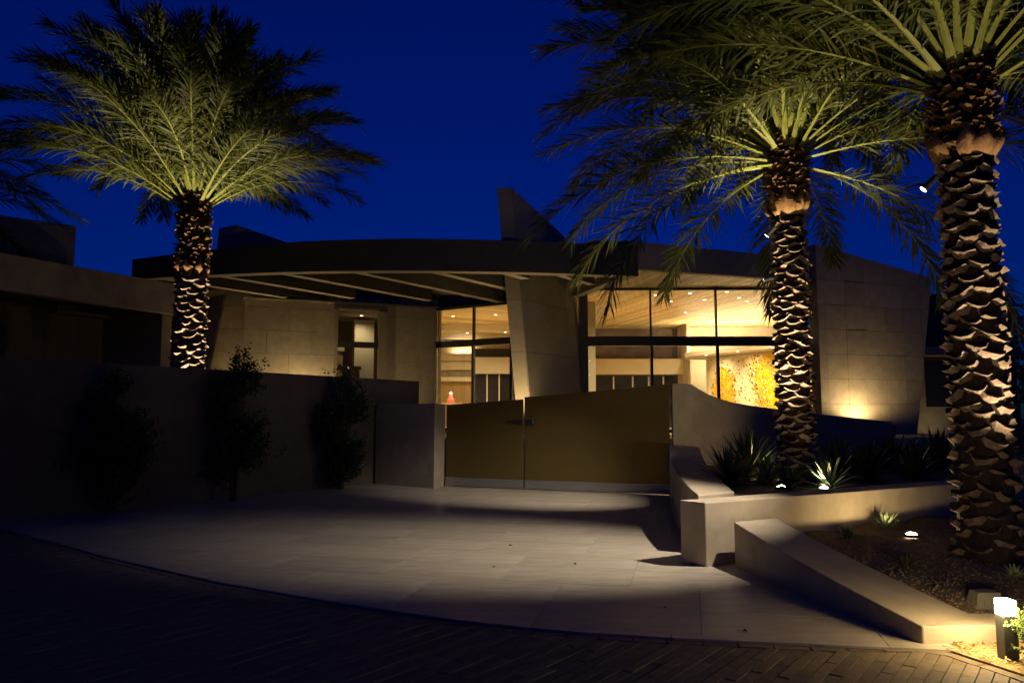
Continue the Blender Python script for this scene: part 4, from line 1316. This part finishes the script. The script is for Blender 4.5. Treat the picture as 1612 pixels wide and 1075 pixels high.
# ================================================================== LAMPS ON THE TREES AND IN THE GROUND
l1 = at(1462, 290, pR.y - 0.05)
tree_spot(l1, (0.5, 8.9, 0.0), 1700, 26.5, 'spotlight bracketed to the stout palm, aimed over the forecourt', 1.0, MOON, (pR.x - 0.28, pR.y, l1.z + .06))
l2 = at(1213, 365, pC.y - 0.15)
tree_spot(l2, (0.3, 14.9, 0.0), 1600, 20, 'upper of two spotlights on the ringed palm in the yucca bed', 1.0, MOON, (pC.x - 0.24, pC.y, l2.z + .06))
l3 = at(1211, 438, pC.y - 0.15)
tree_spot(l3, (-1.0, 18.0, 3.2), 110, 55, 'lower of two spotlights on the ringed palm in the yucca bed', 1.0, MOON, (pC.x - 0.24, pC.y, l3.z + .06))

u = on(1435, 845, 0.24)
uplight((u.x, u.y, 0.24), (u.x - .1, u.y + .1, 3.2), 42, 89, 'bright round ground light set in the gravel before the planter wall', blend=0.05, lift=0.11)
uplight((pR.x + 0.2, pR.y - 0.95, gravel_z(pR.x, pR.y - 1.0) - .01), (pR.x - .02, pR.y - 0.15, 5.2), 650, 24, 'ground light in the gravel on the street side of the stout palm', c=TREE)
uplight((pR.x - 0.8, pR.y - 0.75, gravel_z(pR.x, pR.y) - .02), (pR.x - .1, pR.y, 4.6), 120, 24, 'ground light in the gravel close to the stout palm trunk') if False else None
q = at(1229, 736, 10.15); uplight((q.x, 10.15, 0.60), (pC.x + .02, pC.y - 0.05, 5.6), 1700, 24, 'ground light glaring among yuccas beside the ringed palm', blend=1, c=TREE)
q = at(1243, 736, 11.45); uplight((q.x, 11.45, 0.60), (pC.x - 2.4, pC.y + 3.4, 1.9), 80, 52, 'added ground light hidden behind the ringed palm, washing the garden wall', blend=.4, lift=.12)  # extra unseen lamp: gives the garden wall the light of the glaring fixture
q = at(1296, 745, 9.95); uplight((q.x, 9.95, 0.60), (pC.x + .05, pC.y - 0.1, 3.6), 55, 40, 'ground light between planter wall and pale yucca', blend=1, c=TREE)
nr3 = Vector((nrm.x, nrm.y, 0)); wd3 = Vector((wd.x, wd.y, 0))
q = pL - nr3 * 0.85 - wd3 * 0.35; uplight((q.x, q.y, 0.0), (pL.x, pL.y - .1, 5.6), 2900, 25, 'ground light at the foot of the palm behind the boundary wall', blend=1, c=TREE)
q = pL - nr3 * 0.1 + wd3 * 0.95; uplight((q.x, q.y, 0.0), (pL.x + .05, pL.y, 5.6), 800, 22, 'second ground light at the palm behind the boundary wall', blend=1, c=TREE)
# washes on the house
f = at(465, 590, 22.9); uplight((f.x, 23.5, 1.62), (f.x + .05, 23.8, 4.6), 240, 84, 'ground light washing the stone wall left of the window', blend=.5)
f = at(645, 640, 24.4); uplight((f.x, 24.4, 1.0), (f.x, 25.2, 4.6), 60, 60, 'added fill light by the plain stone wall between window and glass', blend=1)  # lamp added only to lift this dark stretch of wall
f = at(358, 590, 23.2); uplight((f.x, 23.5, 1.62), (f.x + .1, 24.3, 5.0), 110, 50, 'ground light at the leaning end of the stone wall', blend=1)
f = at(824, 640, 19.9); uplight((f.x - .05, 20.05, 1.0), (f.x - .05, 20.75, 4.2), 330, 46, 'ground light at the nose of the blade wall behind the gate', blend=1)
f = at(915, 640, 20.6); uplight((f.x, 20.3, 1.0), (f.x - .5, 22.0, 4.6), 14, 60, 'added fill light on the long side of the blade wall', blend=1)  # no fixture known here; added to brighten the blade's long face
f = at(1366, 650, 22.3); uplight((f.x, 22.2, 1.32), (f.x + .02, 22.95, 4.6), 210, 86, 'ground light washing the tall leaning stone wall', blend=.5)
f = at(1482, 640, 27.4); uplight((f.x, 27.4, 0.0), (f.x, 28.4, 4.0), 50, 60, 'ground light under the side wing window', blend=1)
# recessed downlights of the living room and hall
def downlight(p, power, half=76):
    root = empty('downlight', p); tag(root, 'small recessed downlight in the timber ceiling behind the glass', 'ceiling light', 'recessed downlights in the timber ceilings')
    mb = MB(); mb.tube([(0, 0, 0.0), (0, 0, -.012)], [.075, .08], 14); mb.build('trim', M['white_trim'], root)
    mb = MB(); mb.tube([(0, 0, -.0125), (0, 0, -.017)], [.055, .05], 14); mb.build('lens', M['down_white'], root)
    spot('lamp', Vector(p) + Vector((0, 0, -.04)), Vector(p) + Vector((0, 0, -3)), power, half, 1.0, ROOM, root, .05)
for px, py in ((1032, 464), (1086, 461.5), (1056, 474), (1109, 471.5), (1144, 459), (1163.5, 468.5), (1175.5, 474), (1079, 491.5), (1193, 504.5), (1108, 501), (1134, 509), (1169, 506)):
    p = on(px, py, SZ); downlight((p.x, p.y, SZ), 600)
for x, y, e in ((-2.2, 28.2, 1100), (-0.6, 27.8, 1100), (-2.0, 33.9, 350), (-0.3, 33.6, 350)):
    downlight((x, y, H1 + .048), e)
# cove strips that wash the ceilings
def cove(loc, sx, sy, power, label, rot=0.0, c=ROOM):
    root = empty('cove_light', loc); tag(root, label, 'cove light')
    mb = MB(); mb.box(-sx / 2, sx / 2, -sy / 2, sy / 2, 0, .03); mb.build('strip', M['cove_white'], root)
    root.rotation_euler = (0, 0, rot)
    l = bpy.data.lights.new('lamp', 'AREA'); l.shape = 'RECTANGLE'; l.size = sx; l.size_y = sy; l.energy = power; l.color = c
    o = bpy.data.objects.new('lamp', l); link(o); o.parent = root; o.location = (0, 0, .045); o.rotation_euler = (R(180), 0, 0)
cove((9.0, 31.8, mzt + 0.166), 3.2, 0.15, 280, 'cove strip above the dropped ceiling over the mural')
cove((at(1200, 560, 29).x, 28.6, mzt + .166), 2.4, 0.15, 60, 'cove strip over the mural wall close to the glass', rot=math.atan2(md.y, md.x))
cove((-0.9, 36.8, zt_(557, 36.2) + .01), 4.0, .15, 60, 'cove strip above the shelves of the hall')
cove((3.0, 24.6, 3.9), 0.15, 1.0, 0.1, 'x') if False else None
# mural washers, recessed under the dropped soffit
for k in (1.2, 3.0, 4.8):
    p = m0 + md * k + mnn * 0.95; p.z = mzt - .002
    root = empty('wall_washer', p); tag(root, 'small recessed washer over the gold mural', 'ceiling light', 'washers over the mural')
    mb = MB(); mb.tube([(0, 0, 0), (0, 0, -.012)], [.07, .07], 12); mb.build('trim', M['white_trim'], root)
    mb = MB(); mb.tube([(0, 0, -.0125), (0, 0, -.016)], [.05, .05], 12); mb.build('lens', M['down_white'], root)
    spot('lamp', p + Vector((0, 0, -.03)), p - mnn * .95 + Vector((0, 0, -1.7)), 230, 60, 1.0, ROOM, root, .05)
f = FO + un * (u1 + 1.4) - Vector((un.y, -un.x, 0)) * 2.6
downlight((f.x, f.y, FT), 90)

# bollard lamp
bp_ = on(1588, 1040, 0.0)
bo = empty('bollard_light', (bp_.x, bp_.y, 0.0)); tag(bo, 'short square black bollard with a glowing head in straw mulch', 'bollard')
hb = at(1588, 967, bp_.y).z; ht = at(1588, 943, bp_.y).z
mb = MB(); mb.box(-.045, .045, -.045, .045, -.03, hb); mb.build('post', M['black_metal'], bo, bevel=.004)
mb = MB(); mb.box(-.043, .043, -.043, .043, hb + .001, ht); mb.build('lens', M['lamp_white'], bo)
for k, (dx, dy) in enumerate(((-1, -1), (1, 1), (-1, 1))):
    l = bpy.data.lights.new('lamp', 'POINT'); l.energy = 14; l.color = (1.0, 0.74, 0.34); l.shadow_soft_size = 0.03
    o = bpy.data.objects.new('lamp', l); link(o); o.parent = bo; o.location = (dx * .085, dy * .085, (hb + ht) / 2)
# grey tapered cover behind the low wall
bx_ = on(1556, 958, 0.10)
mb = MB(); mb.prism([(-.11, -.07, -.05), (.11, -.07, -.05), (.11, .09, -.05), (-.11, .09, -.05)], [(-.07, -.055, .12), (.10, -.055, .12), (.10, .07, .12), (-.07, .07, .12)])
tag(mb.build('valve_box', M['grey_box'], loc=(bx_.x, bx_.y + .05, .10), bevel=.006), 'weathered grey tapered valve box behind the low wall', 'box')

# ================================================================== PLANTS
def rosette(loc, n, L, w, e_lo, e_hi, mat, name, label, cat, seed, group=None, curve=.25, stem=0.0):
    rd = random.Random(seed); mb = MB()
    for k in range(n):
        az = k * 2.39996 + rd.uniform(-.2, .2); t = (k + .5) / n
        e = R(lerp(e_hi, e_lo, t)) + rd.uniform(-.1, .1); l = L * rd.uniform(.8, 1.1) * (0.8 + .2 * math.sin(math.pi * t))
        p = Vector((0, 0, stem * (1 - t))); d = Vector((math.cos(az) * math.cos(e), math.sin(az) * math.cos(e), math.sin(e)))
        side = Vector((-math.sin(az), math.cos(az), 0)); nn_ = d.cross(side)
        P = [p]; dd_ = d
        for q in range(4):
            P.append(P[-1] + dd_ * (l / 4)); dd_ = (dd_ + Vector((0, 0, -curve * rd.uniform(.2, .5)))).normalized()
        W = [w * .55, w * .9, w, w * .62, 0]
        V = []
        for q in range(4):
            V += [P[q] - side * W[q] / 2 - nn_ * W[q] * .18, P[q] + nn_ * W[q] * .05, P[q] + side * W[q] / 2 - nn_ * W[q] * .18]
        V.append(P[4])
        F = []
        for q in range(3): F += [(q * 3, q * 3 + 1, q * 3 + 4, q * 3 + 3), (q * 3 + 1, q * 3 + 2, q * 3 + 5, q * 3 + 4)]
        F += [(9, 10, 12), (10, 11, 12)]
        mb.poly(V, F)
    root = empty(name, loc); tag(root, label, cat, group)
    mb.build('leaves', M[mat], root)
    mb = MB(); mb.tube([(0, 0, -.06), (0, 0, max(.05, stem))], [.05, .03], 7); mb.build('stem', M['stem'], root)
    return root
def yuc(px, py, Y, L, label, seed, n=70, w=.045, mat='yucca', **k):
    p = at(px, py, Y); return rosette((p.x, Y, .58), n, L, w, -5, 85, mat, 'yucca_plant', label, 'yucca', seed, 'yuccas in the upper bed', stem=max(.1, p.z - .58 - L * .6), **k)
yuc(1148, 715, 10.6, .62, 'broad dark yucca by the swept wall', 1, 90)
yuc(1178, 690, 11.6, .75, 'tall dark yucca before the sweeping garden wall', 2, 100)
yuc(1205, 728, 10.75, .42, 'small yucca catching light from the glaring ground light', 3, 60)
yuc(1242, 752, 9.9, .32, 'low yucca at the foot of the ringed palm trunk', 4, 50)
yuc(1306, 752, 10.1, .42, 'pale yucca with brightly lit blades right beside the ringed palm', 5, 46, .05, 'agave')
yuc(1318, 705, 12.0, .7, 'dark yucca under the tall leaning stone wall', 6, 90)
yuc(1366, 722, 11.4, .68, 'dark yucca between the two lit palm trunks', 7, 90)
yuc(1404, 700, 13.0, .8, 'tall dark yucca at the end of the garden wall', 8, 100)
yuc(1440, 725, 11.8, .66, 'dark yucca beside the stout palm trunk, above the planter wall', 9, 90)
yuc(1478, 705, 13.2, .85, 'dark yucca under the side wing window', 10, 100)
def small(px, py, z, n, L, w, mat, label, seed, lo=0, hi=80, name='agave'):
    p = on(px, py, z); return rosette((p.x, p.y, gravel_z(p.x, p.y) - .01), n, L, w, lo, hi, mat, name, label, 'agave', seed, 'small agaves in the gravel bed')
small(1334, 849, .22, 44, .20, .022, 'yucca', 'small dark spiky agave in gravel near the low wall', 21)
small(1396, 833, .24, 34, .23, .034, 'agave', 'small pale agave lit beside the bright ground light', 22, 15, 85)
small(1424, 884, .20, 36, .17, .03, 'yucca', 'dark agave in gravel on the street side of the bright ground light', 23)
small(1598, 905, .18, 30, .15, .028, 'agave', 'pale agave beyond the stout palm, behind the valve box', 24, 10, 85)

def shrub(loc, rx, ry, z0_, z1_, n, ls, mat, name, label, cat, seed, group=None, nst=7, lobes=None, spikes=0, spray=1.0):
    rd = random.Random(seed); root = empty(name, loc); tag(root, label, cat, group)
    lf = MB(); stm = MB()
    lobes = lobes or [(0, 0, (z0_ + z1_) / 2, 1.0)]
    tips = []
    for k in range(nst):
        a = rd.uniform(0, 6.28); zt2 = lerp(z0_, z1_, rd.uniform(.55, .95)); rr = rd.uniform(.15, .75)
        q = [Vector((math.cos(a) * .05, math.sin(a) * .05, -.03))]
        for s in (.35, .7, 1.0): q.append(Vector((math.cos(a) * rx * rr * s ** 1.3 + rd.uniform(-.04, .04), math.sin(a) * ry * rr * s ** 1.3, zt2 * s)))
        stm.tube(q, [.03, .022, .014, .005], 6); tips.append(q)
    # leafy sprays: short shoots, each with alternating leaves
    sprays = n // 12
    for k in range(sprays):
        while True:
            x, y, z = rd.uniform(-1, 1), rd.uniform(-1, 1), rd.uniform(-1, 1)
            if x * x + y * y + z * z < 1 and x * x + y * y + z * z > .12: break
        if math.sin(3.1 * x + 5 * z + seed) + math.sin(6.3 * z - 2.2 * x + 2 * seed) < -.55: continue
        t = (z + 1) / 2
        prof = (0.62 + 0.48 * math.sin(math.pi * min(1, t * .9 + .12))) * (0.85 + .22 * math.sin(4.3 * z + seed * 2) + .16 * math.sin(7 * math.atan2(y, x) + 5 * z + seed))
        p = Vector((x * rx * prof, y * ry * prof, lerp(z0_, z1_, t)))
        d = Vector((x * .8, y * .8, rd.uniform(.1, 1.1))).normalized(); l = rd.uniform(.18, .38) * spray * (1.4 if spikes and rd.random() < .25 else 1)
        for j in range(12):
            c = p + d * (l * j / 11); a = j * 2.4 + rd.uniform(-.5, .5)
            o1 = d.orthogonal().normalized(); o2 = d.cross(o1)
            ld = (d * .6 + o1 * math.cos(a) + o2 * math.sin(a)).normalized(); s = ls * rd.uniform(.6, 1.2)
            sd = ld.cross(Vector((rd.uniform(-1, 1), rd.uniform(-1, 1), rd.uniform(-1, 1))))
            if sd.length < .1: continue
            sd = sd.normalized() * s * .28
            lf.face([c, c + ld * s * .5 + sd, c + ld * s, c + ld * s * .5 - sd])
    lf.build('foliage', M[mat], root); stm.build('stems', M['stem'], root)
    return root
def wall_pt(px):
    k = (px - 806) / FPX
    t = (k * wl0.y - wl0.x) / (wd.x - k * wd.y)
    return Vector((wl0.x, wl0.y)) + wd * t
for px, ztop_, wpx, lab, sd in ((160, 590, 108, 'dark shrub on the boundary wall farthest from the gate', 1), (350, 556, 108, 'tall dark shrub topping the boundary wall, middle of three', 2), (517, 592, 104, 'dark shrub on the boundary wall nearest the gate pier', 3)):
    w0 = wall_pt(px); c = w0 - nrm * 0.45
    rx_ = wpx / 2 / FPX * c.y * .95
    zt2 = hz(ztop_, c.y)
    shrub((c.x, c.y, 0.0), rx_ * .72, .30, -.02, zt2 - .12, 11000, .075, 'shrub', 'wall_shrub', lab, 'shrub', sd, 'shrubs along the boundary wall', spikes=1)
bs = on(1640, 1050, 0.0)
shrub((bs.x, bs.y, 0.0), .13, .14, .03, .33, 2000, .03, 'bright_shrub', 'lit_shrub', 'small leafy green shrub lit by the bollard', 'shrub', 9, spray=.3)
# dark trees beyond the side wing
for k, (px, Y, h, rx_) in enumerate(((1600, 30, 5.4, 1.6), (1690, 27, 5.0, 1.9))):
    p = at(px, 600, Y); shrub((p.x, Y, 0), rx_, rx_, 1.2, h, 5200, .16, 'shrub', 'desert_tree', ('slim dark desert tree at the foot of the utility pole', 'wide dark desert tree past the utility pole')[k], 'tree', 40 + k, nst=5)
# utility pole
up_ = at(1596, 600, 42); root = empty('utility_pole', (up_.x, 42, 0)); tag(root, 'thin dark utility pole with cross arm far behind the palm', 'utility pole')
zt2 = hz(478, 42)
mb = MB(); mb.tube([(0, 0, -.1), (0, 0, zt2)], [.16, .12], 8); mb.build('pole', M['wood_pole'], root)
for dz, w in ((-.1, .9), (-.75, .7)):
    mb = MB(); mb.bar((-w * .4, 0, zt2 + dz), (w, .1, zt2 + dz + .02), .12, .12); mb.build('cross_arm', M['wood_pole'], root)

# dry leaves blown on the forecourt
for px, py, a in ((804, 858, .3), (778, 892, 1.1), (905, 887, 2.0), (1048, 956, .7), (1173, 992, 1.7)):
    p = on(px, py, 0.02); mb = MB()
    mb.face([(-.03, 0, 0), (0, -.014, .006), (.034, 0, .003), (0, .015, .008)]); mb.face([(-.03, 0, .0), (0, .015, .008), (-.004, .004, .018)])
    o = tag(mb.build('fallen_leaf', M['stem'], loc=(p.x, p.y, .0185)), 'small dry brown leaf lying on the forecourt tiles', 'leaf', 'dry leaves on the forecourt'); o.rotation_euler = (0, 0, a)
